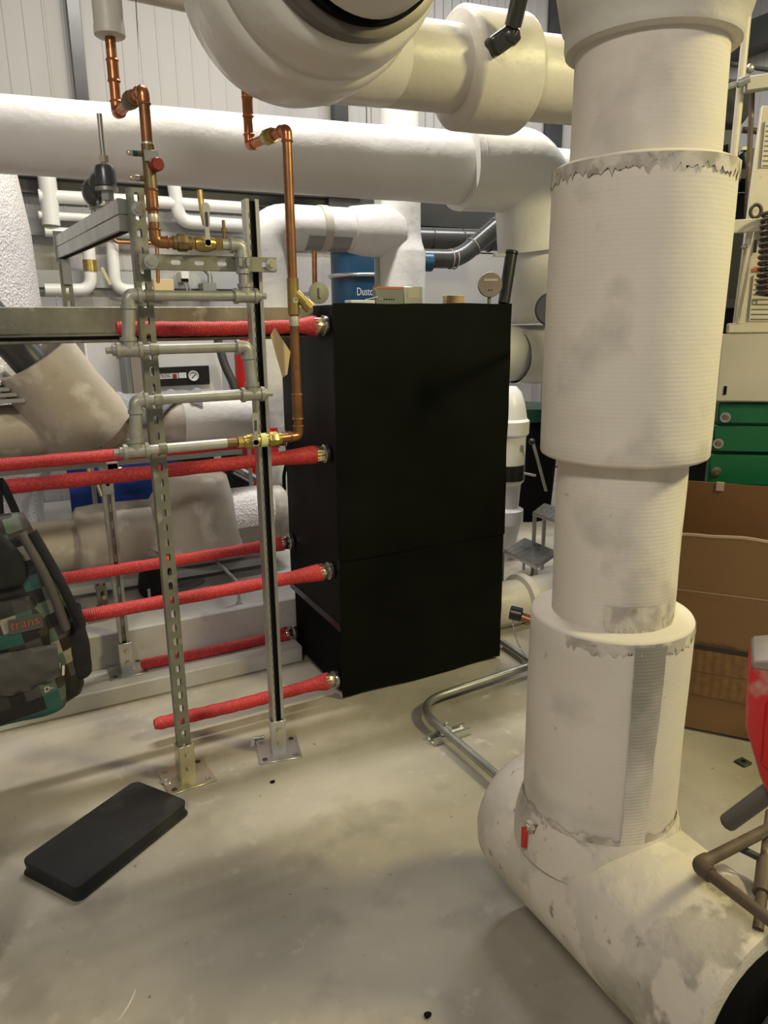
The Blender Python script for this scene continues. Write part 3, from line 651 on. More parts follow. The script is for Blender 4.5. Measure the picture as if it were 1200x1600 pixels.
# ================================================================== insulated riser (foreground)
AX, AYr = 1.187, 1.146; AD = math.hypot(AX, AYr)
VD = V((AX, AYr, 0))/AD; LFT = V((-VD.y, VD.x, 0))          # view direction to the riser, and its left
def on_riser(px, py, R):
    d = fw + rt*((px-600)/F) + up*((800-py)/F); a = d.x**2+d.y**2; b = -2*(d.x*AX+d.y*AYr); c = AD**2-R*R
    disc = max(0.0, b*b-4*a*c); t_ = (-b-math.sqrt(disc))/(2*a); return CAM+d*t_
ris = thing('insulated_riser', 'thick stepped insulated riser pipe in the right foreground, canvas-wrapped, with its floor elbow', 'pipe', (AX, AYr, 0))
RN, RW, RM, RL = 0.140, 0.174, 0.1345, 0.179
def wob(prof, p0, n=72, amp=0.0016, seed=0.0, d=Z_):
    m = MB().lathe(p0, d, prof, n, True, True)
    for i, v in enumerate(m.v):
        r = V((v.x-AX, v.y-AYr, 0)); 
        if r.length > 1e-4: m.v[i] = v+r.normalized()*amp*2*nzf(v.x*7, v.y*7, v.z*5+seed)
    return m
def stepz(z0, z1, r, n, e=0.008):
    return [(z0, r-e), (z0+e*0.4, r-e*0.3), (z0+e, r)] + [(z0+(z1-z0)*k/n, r) for k in range(1, n)] + [(z1-e, r), (z1-e*0.4, r-e*0.3), (z1, r-e)]
B0 = (AX, AYr, 0)
wob(stepz(0.20, 0.957, RL, 16), B0, seed=1).build('lower_jacket', 'canvas_smooth', ris, angle=50)
wob(stepz(0.94, 1.33, RM, 10), B0, seed=2).build('narrow_jacket', 'canvas', ris, angle=50)
wob(stepz(1.315, 1.886, RW, 14), B0, seed=3).build('upper_jacket', 'canvas', ris, angle=50)
wob(stepz(1.87, 2.16, RN, 8), B0, seed=4).build('neck_jacket', 'canvas_smooth', ris, angle=50)
m = wob([(2.085, 0.150), (2.09, 0.160), (2.10, 0.163), (2.125, 0.163), (2.135, 0.170), (2.20, 0.185), (2.30, 0.195), (2.40, 0.198)], B0, seed=5, amp=0.003)
plab(m.build('plastic_collar', 'pvc_wrap_cream', ris, angle=40), 'glossy plastic collar at the top of the riser')
# grimy canvas ends: irregular rings
def ring_patch(z0, z1, r, a0_, a1_, mat, seed, jag=0.03, nu=60, nv=8):
    def fn(a, b):
        an = a0_+(a1_-a0_)*a; zz_ = z0+(z1-z0)*b
        if b < 1: zz_ += jag*(0.5*nzf(an*5+seed, b*2, seed)+0.7*nzf(an*23+seed, b*2, seed))*(1-b)
        rr = r+0.0022+0.0012*nzf(an*9, zz_*20, seed); return (AX+rr*math.cos(an), AYr+rr*math.sin(an), zz_)
    return MB().surf(fn, nu, nv)
aC = math.atan2(-VD.y, -VD.x)
ring_patch(1.855, 1.880, RW, aC-1.8, aC+1.8, 'grime', 3, 0.03, 120).build('grimy_edge', 'grime', ris)
ring_patch(0.957-0.03, 0.951, RL, aC-0.5, aC+1.6, 'grime', 8, 0.03).build('grimy_edge', 'grime', ris)
ring_patch(0.962, 1.015, RM, aC-0.1, aC+1.3, 'grime', 5, 0.05).build('grimy_edge', 'grime', ris)
def strip(a, b):
    z = 0.945-0.50*b; w0 = 0.40-0.10*b; an = aC+0.30+0.02*b+w0*a + (0.012*nzf(b*30, a*2, 3)+0.02*nzf(b*7, a*2, 8))*(1 if a in (0.0, 1.0) else 0.4)
    r = RL+0.0028; return (AX+r*math.cos(an), AYr+r*math.sin(an), z)
plab(MB().surf(strip, 16, 40).build('felt_strip', 'felt_grey', ris), 'bare grey felt strip where the canvas is missing')
# floor elbow: horizontal leg along the floor towards the viewer
HZ, HR = 0.273, 0.193
def hleg():
    prof = [(0, 0.09), (0.006, 0.135), (0.02, 0.160), (0.05, 0.180), (0.10, 0.190)]+[(0.10+0.05*k, HR) for k in range(1, 11)]+[(0.62, HR+0.004), (0.66, HR+0.008), (0.72, HR+0.010), (0.765, HR+0.004), (0.768, HR-0.02)]
    m = MB().lathe((AX, 1.44, HZ), -Y_, prof, 72, True, True)
    for i, v in enumerate(m.v):
        r = V((v.x-AX, 0, v.z-HZ))
        if r.length > 1e-3: m.v[i] = v+r.normalized()*0.008*nzf(v.x*6, v.y*6, v.z*6)
    return m
hleg().build('floor_elbow', 'canvas_dirty', ris, angle=60)
MB().lathe((AX, AYr, 0.36), Z_, [(0, 0.20), (0.05, 0.196), (0.09, 0.188), (0.115, RL+0.001)], 64, False, False).build('weld_fillet', 'canvas_dirty', ris, angle=60)
plab(MB().lathe((AX, 0.69, HZ), -Y_, [(0, 0.12), (0.0, 0.165), (0.05, 0.165), (0.05, 0.12)], 40).build('end_gap', 'gap_black', ris), 'black rubber flange at the open end')
for yy in (0.85, 1.28): MB().box((AX-0.03, yy-0.03, 0.0), (AX+0.09, yy+0.03, 0.10)).build('foot', 'gap_black', ris)
def apron(a, b):
    an = aC-1.5+3.0*a; r = RL+0.0026; z = 0.485+(0.012*nzf(an*5, 1, 6)+0.014*nzf(an*25, 1, 9))*(1-b)-0.09*b; return (AX+r*math.cos(an), AYr+r*math.sin(an), z)
plab(MB().surf(apron, 140, 8).build('grimy_edge', 'grime', ris), 'grimy band where the riser meets its floor elbow')
# drain cock with red lever
pv = on_riser(838, 1288, RL); nv_ = V((pv.x-AX, pv.y-AYr, 0)).normalized()
dc = MB().cyl(pv-nv_*0.01, pv+nv_*0.03, 0.008, n=12)
dc.cyl(pv+nv_*0.012, pv+nv_*0.024, 0.014, n=6)
dco = dc.build('drain_cock', 'solder', ris)
plab(MB().obox(pv+nv_*0.030+V((0, 0, 0.006))-VD.cross(Z_)*0.007, VD.cross(Z_)*0.014, nv_*0.005, (0, 0, -0.060)).build('lever', 'handle_red', dco, bevel=0.002), 'red lever handle')
MB().obox(pv+nv_*0.02+LFT*-0.012+Z_*0.012, LFT*-0.018, nv_*0.004, (0, 0, -0.03)).build('wing', 'bronze', dco, bevel=0.001)
# capped nipple with bead chain on the far left of the lower jacket
n0 = V((AX, AYr, 0.915))+LFT*(RL-0.01)-VD*0.02; n1 = n0+LFT*0.045+Z_*0.012
nip = MB().cyl(n0, n1, 0.0105, n=12).build('nipple', 'copper_dark', ris)
MB().cyl(n1-LFT*0.016, n1+LFT*0.012+Z_*0.004, 0.0165, n=16).build('black_cap', 'black_plastic', nip, bevel=0.002)
ch = MB()
for k in range(20):
    s = k/19; ch.ball(n1+LFT*(0.004-0.03*s*s)+Z_*(-0.015-0.085*s), 0.0022, 8, 6)
cho = ch.build('bead_chain', 'steel', nip); cho['kind'] = 'stuff'
# top elbow and run back to the big flange
m = MB().tube(bend([(AX, AYr, 2.38), (AX, AYr, 2.64), (0.98, 1.70, 2.58)], 0.22, 8), 0.19, 40)
plab(m.build('top_elbow', 'pvc_wrap_cream', ris, angle=50), 'plastic-clad elbow at the top, leading back overhead')

# ================================================================== overhead flange and pipe
FX, FZ = 0.94, 2.57
of = thing('insulated_flange', 'huge glossy insulated flange body overhead at the top of the picture', 'pipe', (FX, 2.25, 2.1))
def lob(y0, prof, seed, amp=0.005, n=72):
    m = MB().lathe((FX, y0, FZ), -Y_, prof, n, True, True)
    for i, v in enumerate(m.v):
        r = V((v.x-FX, 0, v.z-FZ))
        if r.length > 1e-3: m.v[i] = v+r.normalized()*amp*nzf(v.x*5+seed, v.y*9, v.z*5)
    return m
lob(2.56, [(0, 0.10), (0.01, 0.20), (0.06, 0.27), (0.14, 0.315), (0.22, 0.332), (0.32, 0.338), (0.40, 0.335), (0.43, 0.325), (0.445, 0.305)], 1).build('outer_shell', 'pvc_wrap', of, angle=50)
lob(2.12, [(0, 0.31), (0.008, 0.316), (0.06, 0.312), (0.14, 0.300), (0.165, 0.285), (0.17, 0.26)], 2).build('inner_shell', 'pvc_wrap', of, angle=50)
lob(1.95, [(0, 0.268), (0.006, 0.272), (0.05, 0.272), (0.055, 0.25)], 3, 0.002).build('clamp_band', 'band_dark', of, angle=40)
lob(1.897, [(0, 0.248), (0.02, 0.248)], 4, 0.001).build('dark_gasket', 'gap_black', of, angle=40)
MB().tube([(FX, 1.88, FZ), (FX+0.01, 1.78, FZ+0.005), (FX+0.03, 1.70, FZ+0.01)], [0.238, 0.235, 0.225], 56).build('stub_pipe', 'pvc_wrap', of, angle=50)
MB().tube([(FX+0.02, 2.42, FZ-0.03), (1.15, 2.55, 2.49), (1.40, 2.61, 2.50)], [0.22, 0.17, 0.15], 44).build('side_outlet', 'pvc_wrap', of, angle=60)
MB().ball((1.10, 2.47, 2.385), (0.085, 0.075, 0.095), 28, 16).build('drain_bulge', 'pvc_wrap', of, angle=60)

op = thing('overhead_pipe', 'cream insulated pipe with a wide collar running right from the big flange', 'pipe', (1.8, 2.6, 2.3))
def tap(x0, x1, y0, y1, z0, z1, ra, rb, nm, mat, par, e=0.01, n=56, steps=10):
    pts = [V((x0, y0, z0)).lerp(V((x1, y1, z1)), k/steps) for k in range(steps+1)]
    dd_ = (pts[-1]-pts[0]).normalized()
    pts = [pts[0]]+[pts[0]+dd_*e]+pts[1:-1]+[pts[-1]-dd_*e]+[pts[-1]]
    rr = [ra-e]+[ra]+[ra+(rb-ra)*k/steps for k in range(1, steps)]+[rb]+[rb-e]
    m = MB().tube(pts, rr, n)
    for i, v in enumerate(m.v): m.v[i] = v+V((0, nzf(v.x*5, v.y*5, v.z*5), nzf(v.x*5+9, v.y*5, v.z*5)))*0.004
    return m.build(nm, mat, par, angle=50)
tap(1.38, 1.86, 2.62, 2.60, 2.50, 2.515, 0.145, 0.150, 'jacket', 'pvc_wrap_cream', op)
tap(1.69, 1.98, 2.61, 2.595, 2.512, 2.522, 0.208, 0.210, 'collar', 'pvc_wrap_cream', op, 0.02)
tap(1.96, 2.30, 2.595, 2.58, 2.522, 2.53, 0.153, 0.156, 'jacket', 'pvc_wrap_cream', op)
tap(2.285, 2.40, 2.58, 2.575, 2.53, 2.532, 0.148, 0.146, 'foil_end', 'blue_foil', op)
tap(2.40, 3.2, 2.575, 2.55, 2.532, 2.54, 0.10, 0.10, 'bare_pipe', 'duct_grey', op)
# black stay with clevis
sy = thing('black_stay', 'black tubular stay with a clevis end bolted onto the overhead collar', 'brace', (1.68, 2.42, 2.3))
s1 = at(798, 55, Y=2.36); s2 = at(825, -60, Y=2.25); s0 = at(772, 80, Y=2.40); d_ = (s2-s1).normalized()
MB().cyl(s1+d_*0.03, s2+d_*0.3, 0.030, n=20).build('tube', 'black_metal', sy)
MB().cyl(s1, s1+d_*0.06, 0.019, n=16).build('fork', 'black_metal', sy)
MB().ball(s1, (0.036, 0.030, 0.036), 20, 12).build('knuckle', 'black_metal', sy)
sd = (at(757, 84, Y=2.40)-s1).normalized(); sn_ = sd.cross(Y_).normalized()
MB().obox(s1-sd*0.02-sn_*0.036-Y_*0.024, sd*0.105, Y_*0.048, sn_*0.068).build('clevis', 'black_metal', sy, bevel=0.016, seg=3)
MB().cyl(s1-Y_*0.028+V((-0.006, 0, 0.004)), s1-Y_*0.020, 0.012, n=6).build('bolt', 'steel', sy)

# small insulated drop feeding the first copper line
sp = thing('small_insulated_pipe', 'small cream insulated pipe at the top left with a drop onto the copper line', 'pipe', (a0.x, 2.62, 2.45))
zt_ = a0.z+0.28
MB().tube(bend([(a0.x, 2.62, a0.z-0.03), (a0.x, 2.62, zt_+0.4)], 0.02), 0.044, 24).build('drop', 'pvc_wrap_cream', sp)
zbr = at(250, 12, Y=2.64).z+0.04; MB().cyl((a0.x+0.03, 2.62, zbr), (1.02, 2.66, zbr), 0.040, n=24).build('branch', 'pvc_wrap_cream', sp)
MB().lathe((a0.x, 2.62, a0.z-0.034), Z_, [(0, 0.040), (0.004, 0.046), (0.03, 0.0455)], 24).build('end_band', 'pvc_wrap_cream', sp)

hwz = at(213, 10, Y=2.60)
tag(MB().tube([V((hwz.x, 2.60, zbr-0.03)), at(216, 70, Y=2.50), V((a2.x-0.005, MY+0.005, a2.z+0.016))], 0.0012, 6).build('hanger_wire', 'duct_grey', angle=60), 'thin steel wire from the small insulated pipe down to the copper elbow', 'wire')

# ================================================================== main white pipe
mp = thing('main_pipe', 'long white insulated pipe crossing above the strut frame, elbowing down behind the cabinet', 'pipe', (1.2, 3.5, 1.7))
tap(-0.7, 2.30, 3.73, 3.36, 2.352, 2.333, 0.138, 0.170, 'jacket', 'white_wrap', mp, steps=24)
pe = V((2.66, 3.335, 2.345))
m = MB().tube(bend([(2.22, 3.36, 2.343), (2.40, 3.35, 2.345), pe, (2.70, 3.33, 1.95)], [0.01, 0.26], 12), 0.205, 56)
for i, v in enumerate(m.v): m.v[i] = v+V((nzf(v.x*6, v.y*6, v.z*6), nzf(v.y*6, v.x*6, v.z*6), nzf(v.z*6, v.y*6, v.x*6)))*0.008
m.build('elbow', 'white_wrap', mp, angle=60)
tap(2.70, 2.74, 3.33, 3.33, 2.06, 1.585, 0.172, 0.165, 'down_leg', 'white_wrap', mp)
MB().lathe((2.235, 3.362, 2.343), X_, [(0, 0.19), (0.012, 0.209), (0.03, 0.207)], 56).build('torn_edge', 'white_wrap', mp)
# pipe running on behind the riser
rp = thing('rear_white_pipe', 'white insulated pipe beyond the main elbow, disappearing behind the riser', 'pipe', (3.8, 4.4, 2.3))
tap(3.1, 6.0, 4.5, 4.35, 2.66, 2.66, 0.11, 0.11, 'jacket', 'white_wrap', rp)

# ================================================================== middle tee pipe behind the cabinet
tp_ = thing('tee_pipe', 'white wrapped tee pipe behind the cabinet with a taped horizontal run', 'pipe', (2.0, 4.2, 1.2))
TY, TZ, TR = 4.2, 2.12, 0.122
m = MB().tube(bend([(2.2, TY, TZ), (1.47, TY, TZ), (1.47, TY, 1.0)], 0.16, 10), TR, 44); 
for i, v in enumerate(m.v): m.v[i] = v+V((nzf(v.x*7, v.y*7, v.z*7), nzf(v.y*7, v.x*7, v.z*7), nzf(v.z*7, v.y*7, v.x*7)))*0.008
m.build('horizontal_run', 'white_wrap', tp_, angle=60)
m = MB().lathe((2.345, TY, 1.20), Z_, [(0, 0.155), (0.80, 0.157), (0.82, 0.15), (0.86, 0.135), (0.92, 0.125), (1.25, 0.125)], 44)
for i, v in enumerate(m.v): m.v[i] = v+V((nzf(v.x*7, v.y*7, v.z*7), nzf(v.y*7, v.x*7, v.z*7), 0))*0.008
m.build('vertical_run', 'white_wrap', tp_, angle=60)
m = MB().lathe((2.0, TY, TZ), X_, [(0, TR+0.004), (0.10, TR+0.02), (0.2, TR+0.03), (0.32, TR+0.02)], 40)
for i, v in enumerate(m.v): m.v[i] = v+V((0, nzf(v.x*12, v.y*9, v.z*9), nzf(v.x*12, v.z*9, v.y*9)))*0.014
m.build('tee_wrap', 'white_wrap', tp_, angle=60)
MB().lathe((1.80, TY, TZ), X_, [(0, TR+0.006), (0.05, TR+0.006)], 40).build('strap', 'strap_tan', tp_)
for x0_, x1_ in ((1.70, 1.80), (1.85, 1.97)):
    def tape(a, b, x0_=x0_, x1_=x1_):
        an = math.radians(205+70*b); return (x0_+(x1_-x0_)*a, TY+(TR+0.004)*math.cos(an), TZ+(TR+0.004)*math.sin(an))
    MB().surf(tape, 4, 10).build('grey_tape', 'grey_tape', tp_)
MB().box((2.17, TY-0.03, 1.25), (2.20, TY, 2.3)).build('conduit', 'wall_grey', tp_)
vp_ = thing('ceiling_pipe', 'white insulated vertical pipe glimpsed between the two overhead pipes', 'pipe', (2.55, 4.7, 2.4))
MB().cyl((2.62, 4.7, 2.3), (2.62, 4.7, 4.9), 0.13, n=32).build('vertical_run', 'white_wrap', vp_)
MB().tube(bend([(2.0, 4.75, 2.45), (2.45, 4.75, 2.74), (2.62, 4.72, 2.78)], 0.08), 0.06, 20).build('branch', 'white_wrap', vp_)

# ================================================================== rear insulated pipes with Y branches
def rough(m, amp, s=6.0):
    for i, v in enumerate(m.v): m.v[i] = v+V((nzf(v.x*s, v.y*s, v.z*s), nzf(v.y*s+3, v.x*s, v.z*s), nzf(v.z*s+7, v.y*s, v.x*s)))*amp
    return m
y1 = thing('insulated_pipe', 'upper tan insulated pipe with an open slanted branch, behind the grey manifold', 'pipe', (0.4, 3.95, 0.96), 'tan insulated pipes behind the strut frame')
rough(MB().lathe((-0.9, 3.95, 1.09), X_, [(0, 0.13)]+[(0.15*k, 0.135+0.004*(k > 8)) for k in range(1, 15)]+[(2.2, 0.13)], 44), 0.012).build('jacket', 'paper_wrap', y1, angle=60)
rough(MB().lathe((0.86, 3.95, 1.095), X_, [(0, 0.135), (0.01, 0.146), (0.40, 0.148), (0.42, 0.135)], 44), 0.008).build('jacket_sleeve', 'white_wrap', y1, angle=60)
bd = V((-0.50, -0.10, 0.84)).normalized(); bo = V((0.42, 3.93, 1.06))
m = rough(MB().lathe(bo, bd, [(0, 0.24), (0.10, 0.225), (0.25, 0.205), (0.44, 0.20), (0.452, 0.195), (0.45, 0.16), (0.30, 0.14)], 44, True, True), 0.010)
m.build('branch', 'paper_wrap', y1, angle=60)
plab(MB().cyl(bo+bd*0.25, bo+bd*0.85+V((-0.06, 0, 0)), 0.085, n=24).build('inner_pipe', 'duct_grey', y1), 'dark grey bare pipe inside the open branch')
MB().box((-0.9, 3.80, 0.915), (1.15, 3.85, 0.955)).build('support_rail', 'grey_pipe', y1)
y2 = thing('insulated_pipe', 'lower tan insulated pipe with a stubby branch, behind the middle red hoses', 'pipe', (0.6, 3.9, 0.33), 'tan insulated pipes behind the strut frame')
rough(MB().lathe((0.29, 3.9, 0.515), X_, [(0, 0.165), (0.015, 0.185), (0.10, 0.19), (0.5, 0.19), (0.95, 0.185), (1.1, 0.18)], 44), 0.012).build('jacket', 'paper_wrap', y2, angle=60)
rough(MB().lathe((-0.9, 3.9, 0.515), X_, [(0, 0.13), (0.6, 0.135), (1.21, 0.135)], 36), 0.01).build('thin_jacket', 'paper_wrap', y2, angle=60)
bd2 = V((0.10, -0.18, 0.95)).normalized(); bo2 = V((0.86, 3.88, 0.50))
rough(MB().lathe(bo2, bd2, [(0, 0.30), (0.12, 0.25), (0.22, 0.205), (0.34, 0.16), (0.36, 0.12)], 44), 0.012).build('branch', 'paper_wrap', y2, angle=60)
def foil(a, b):
    an = math.radians(-175+120*b); r = 0.192; x = 1.02+0.26*a+0.03*math.sin(b*3); return (x, 3.9+r*math.cos(an), 0.515-r*math.sin(an)*1.0)
plab(MB().surf(foil, 8, 16).build('foil_patch', 'foil_emboss', y2), 'crinkled white foil patch')
MB().box((-0.5, 3.78, 0.285), (1.3, 3.84, 0.325)).build('support_rail', 'grey_pipe', y2)
sb = thing('support_rod', 'thin grey rod standing under the lower tan pipe near the cabinet', 'rod', (0.955, 3.36, 0.248))
MB().cyl((0.955, 3.36, 0.25), (0.955, 3.36, 0.36), 0.008, n=10).build('shaft', 'grey_pipe', sb); MB().cyl((0.955, 3.36, 0.248), (0.955, 3.36, 0.26), 0.015, n=12).build('foot', 'grey_pipe', sb)
MB().cyl((0.955, 3.36, 0.36), (0.955, 3.79, 0.36), 0.008, n=10).build('top_bar', 'grey_pipe', sb)

# ================================================================== white foil-clad tank
tk = thing('foil_clad_tank', 'large round tank clad in crinkled white foil at the left edge', 'tank', (-0.44, 4.98, 0.248))
rough(MB().lathe((-0.44, 4.98, 0.0), Z_, [(0.25, 0.60), (0.27, 0.64), (0.55, 0.645), (0.62, 0.66), (0.72, 0.70), (0.78, 0.74), (0.9, 0.76), (1.3, 0.78), (1.7, 0.775), (2.1, 0.76), (2.45, 0.72), (2.6, 0.66), (2.68, 0.5), (2.72, 0.2)], 72), 0.03, 3.5).build('cladding', 'foil_emboss', tk, angle=60)
rough(MB().lathe((-0.44, 4.98, 1.30), Z_, [(0, 0.78), (0.0, 0.81), (0.03, 0.815), (0.05, 0.79)], 72, False, False), 0.012, 6).build('foil_fold', 'foil_emboss', tk, angle=60)
sv_ = thing('foil_stack', 'stack of folded silver foil sheets wedged at the left edge above the tan pipe', 'foil', (-0.05, 3.9, 1.24))
for k in range(4): rough(MB().box((-0.4, 3.75, 1.250+k*0.028), (0.135-0.03*k, 3.98, 1.270+k*0.028)), 0.006, 9).build('sheet', 'galv_bright', sv_, bevel=0.002)

# ================================================================== floor things
def pr(px, py, z=0.0): return at(px, py, Z=z)
pad = thing('kneeling_pad', 'black rubber kneeling pad lying on the concrete floor', 'mat', (0.15, 2.2, 0))
pf, prr, pl = V((0.034, 1.953, 0)), V((0.419, 2.206, 0)), V((-0.120, 2.160, 0))
e1_ = (prr-pf); e2_ = (pl-pf); e2_ -= e1_*(e1_.dot(e2_)/e1_.length_squared)
def rrect(o, a, b, r, z, ins=0.0, n=6):
    a_n, b_n = a.normalized(), b.normalized(); o = o+a_n*ins+b_n*ins; la, lb = a.length-2*ins, b.length-2*ins; P = []
    for (cx, cy, s0) in ((la-r, r, -90), (la-r, lb-r, 0), (r, lb-r, 90), (r, r, 180)):
        for k in range(n+1):
            t_ = math.radians(s0+90*k/n); P.append(o+a_n*(cx+r*math.cos(t_))+b_n*(cy+r*math.sin(t_))+Z_*z)
    return P
def layered(levels):
    m = MB(); n = len(levels[0])
    for L_ in levels: m.v += L_
    for i in range(len(levels)-1):
        for k in range(n): m.f.append((i*n+k, i*n+(k+1) % n, (i+1)*n+(k+1) % n, (i+1)*n+k))
    m.f.append(tuple(range(n-1, -1, -1))); m.f.append(tuple((len(levels)-1)*n+k for k in range(n))); return m
layered([rrect(pf, e1_, e2_, 0.024, z_, i_) for z_, i_ in ((0.001, 0.004), (0.005, 0.002), (0.008, 0.003), (0.010, 0.006))]).build('bottom_lip', 'pad_black', pad, angle=28)
layered([rrect(pf, e1_, e2_, 0.026, z_, i_) for z_, i_ in ((0.009, 0.0055), (0.025, 0.0075), (0.042, 0.0055), (0.0475, 0.0055), (0.050, 0.008))]).build('cushion', 'pad_black', pad, angle=28)

cd_ = thing('floor_conduit', 'bent steel conduit lying on the floor in front of the black cabinet', 'conduit', (1.5, 2.1, 0))
zc = 0.045
pts = [pr(806, 1237, zc), pr(645, 1100, zc), pr(830, 1040, zc)]
pts = [pts[0]+(pts[0]-pts[1])*0.02, pts[1], pts[2]+(pts[2]-pts[1])*0.35]
MB().tube(bend(pts, 0.17, 14), 0.0165, 18).build('tube', 'galv', cd_, angle=50)
d0 = (pts[1]-pts[0]).normalized()
MB().lathe(pts[0]+d0*0.02, d0, [(0, 0.021), (0.045, 0.021), (0.05, 0.018)], 18).build('coupling', 'galv_bright', cd_)
MB().cyl(pts[0]+d0*0.02, pts[0]-d0*0.10, 0.014, n=16).build('inner_tube', 'steel', cd_)
MB().lathe(pts[2]-(pts[2]-pts[1]).normalized()*0.16, (pts[2]-pts[1]), [(0, 0.021), (0.06, 0.021)], 18).build('coupling', 'galv', cd_)
k0 = pr(702, 1152, 0.0); kd = (pr(733, 1143, 0)-pr(672, 1163, 0)).normalized(); kn = V((-kd.y, kd.x, 0))
MB().channel(k0-kd*0.085+Z_*0.001, k0+kd*0.085+Z_*0.001, -Z_, 0.05, 0.026, slots=False, lip=0.008).build('strut_foot', 'galv_bright', cd_, angle=30)
kc = pr(697, 1140, zc); MB().lathe(kc-d0*0.009, d0, [(0, 0.021), (0.018, 0.021)], 18).build('pipe_clip', 'galv_bright', cd_)
MB().box((kc.x-0.008, kc.y-0.008, kc.z+0.018), (kc.x+0.008, kc.y+0.008, kc.z+0.034)).build('clip_ear', 'galv', cd_, bevel=0.002)
c3 = thing('floor_conduit', 'second steel conduit on the floor at the right foot of the cabinet', 'conduit', (2.2, 2.7, 0))
MB().tube([pr(784, 1003, 0.03), pr(830, 1035, 0.03), pr(860, 1056, 0.03)], 0.0165, 16).build('tube', 'galv', c3)
MB().obox(pr(786, 1016, 0.0), pr(815, 1038, 0)-pr(786, 1016, 0), V((0.02, 0.03, 0)), (0, 0, 0.02)).build('strut_foot', 'galv_dull', c3, bevel=0.002)

def pebble(px, py, r, label, mat='gap_black', s=0):
    c = pr(px, py, 0); m = MB().ball(c+Z_*r*0.45, (r, r*0.8, r*0.5), 9, 6)
    for i, v in enumerate(m.v): m.v[i] = v+V((nzf(v.x*90+s, v.y*90, 1), nzf(v.y*90, v.x*90+s, 2), 0))*r*0.4
    tag(m.build('debris_chip', mat, angle=20), label, 'debris')
pebble(668, 1588, 0.010, 'black chip on the floor at the bottom edge of the picture', s=3)
pebble(426, 1223, 0.010, 'black chip on the floor in front of the open-slot strut post', s=5)
wn_ = pr(1161, 1193, 0); sq = MB().box((wn_.x-0.022, wn_.y-0.022, 0.0005), (wn_.x+0.022, wn_.y+0.022, 0.010)); so = sq.build('square_nut', 'duct_dark', bevel=0.002)
tag(so, 'dark square nut lying on the floor near the cardboard box', 'nut')
MB().cyl((wn_.x, wn_.y, 0.0101), (wn_.x, wn_.y, 0.011), 0.009, n=12).build('hole', 'gap_black', so)
def scr(a, b): 
    s = pr(212-14*a-14*a*a, 1545+50*a, 0.0008); return s+V((0.006*(b-0.5)*math.sin(math.pi*(0.1+0.8*a)), 0, 0))
tag(MB().slab(scr, Z_, 12, 2, 0.0006).build('paint_scrape', 'stain_white'), 'curved white paint scrape on the floor at the bottom left', 'mark')
ps = pr(402, 1162, 0.0)
tb = thing('loose_pin', 'loose steel pin with a scrap of paper beside the open-slot post plate', 'pin', (ps.x, ps.y, 0))
MB().cyl(ps+V((-0.01, 0.03, 0.008)), ps+V((0.035, 0.02, 0.008)), 0.007, n=10).build('pin', 'galv_bright', tb)
MB().prism([ps+V((-0.03, -0.01, 0.001)), ps+V((-0.015, -0.012, 0.001)), ps+V((0.0, 0.03, 0.006)), ps+V((-0.015, 0.03, 0.004))], (0, 0, 0.002)).build('scrap', 'stain_white', tb)
wo = at(263, 1188, Z=0.0065)
tag(MB().lathe((0.382, SY+0.0, 0.0066), Z_, [(0, 0.02), (0.003, 0.02), (0.003, 0.009), (0, 0.009)], 20, False, False).build('loose_washer', 'galv_bright'), 'loose round washer on the base plate of the slotted post', 'washer')
cp = at(335, 1003, Z=0.082); pc = MB().prism([cp+V((-0.03, 0.0, 0.001)), cp+V((0.03, 0.03, 0.001)), cp+V((0.035, 0.045, 0.045)), cp+V((-0.025, 0.012, 0.045))], (0.0, -0.002, 0.002))
tag(pc.build('paper_scrap', 'paint_white'), 'folded white paper scrap on the concrete kerb', 'paper')

# ================================================================== cardboard box
cb = thing('cardboard_box', 'big brown open cardboard box standing behind the riser at the right', 'box', (2.45, 1.75, 0))
q0_ = V((2.291, 1.768, 0)); fd = (V((2.471, 1.537, 0))-q0_).normalized(); bn = V((-fd.y, fd.x, 0)); bn = bn if bn.x > 0 else -bn
q0_ = q0_-fd*0.14; W_, D_, Hh = 0.75, 0.42, 0.80
def wav(a, b): 
    top = 0.010*nzf(a*7, 3, 1)*(b > 0.99)+0.012*math.sin(a*5)*(b > 0.99); return q0_+fd*(W_*a)+bn*(0.008*math.sin(math.pi*b)*math.sin(math.pi*a))+Z_*(0.012+(Hh-0.012+0.0)*b+top)
MB().slab(wav, bn, 20, 16, 0.006).build('front_panel', 'card', cb, angle=50)
def wavt(a, b): 
    p = wav(a, 1.0); return p-bn*0.001+Z_*(-0.004+0.009*b)
plab(MB().slab(wavt, bn, 20, 1, 0.008).build('torn_rim', 'card_edge', cb, angle=50), 'pale torn rim of the front panel')
MB().obox(q0_+bn*D_+Z_*0.012, fd*W_, bn*0.006, (0, 0, Hh+0.115)).build('back_panel', 'card_inner', cb)
MB().obox(q0_+bn*0.007+Z_*0.012, fd*0.006, bn*(D_-0.007), (0, 0, Hh-0.02)).build('side_panel', 'card', cb)
MB().obox(q0_+fd*(W_-0.006)+bn*0.007+Z_*0.012, fd*0.006, bn*(D_-0.007), (0, 0, Hh-0.02)).build('side_panel', 'card', cb)
MB().obox(q0_+bn*0.007+fd*0.007+Z_*0.012, fd*(W_-0.014), bn*(D_-0.014), (0, 0, 0.006)).build('bottom_panel', 'card', cb)
for u_ in ((0.05, 0.05), (0.6, 0.05), (0.05, 0.3), (0.6, 0.3)): MB().obox(q0_+fd*u_[0]+bn*u_[1], fd*0.08, bn*0.06, (0, 0, 0.012)).build('pallet_block', 'gap_black', cb)
zs = 0.355
MB().obox(q0_-bn*0.0015+Z_*zs, fd*W_, bn*0.001, (0, 0, 0.016)).build('printed_band', 'print_dark', cb)
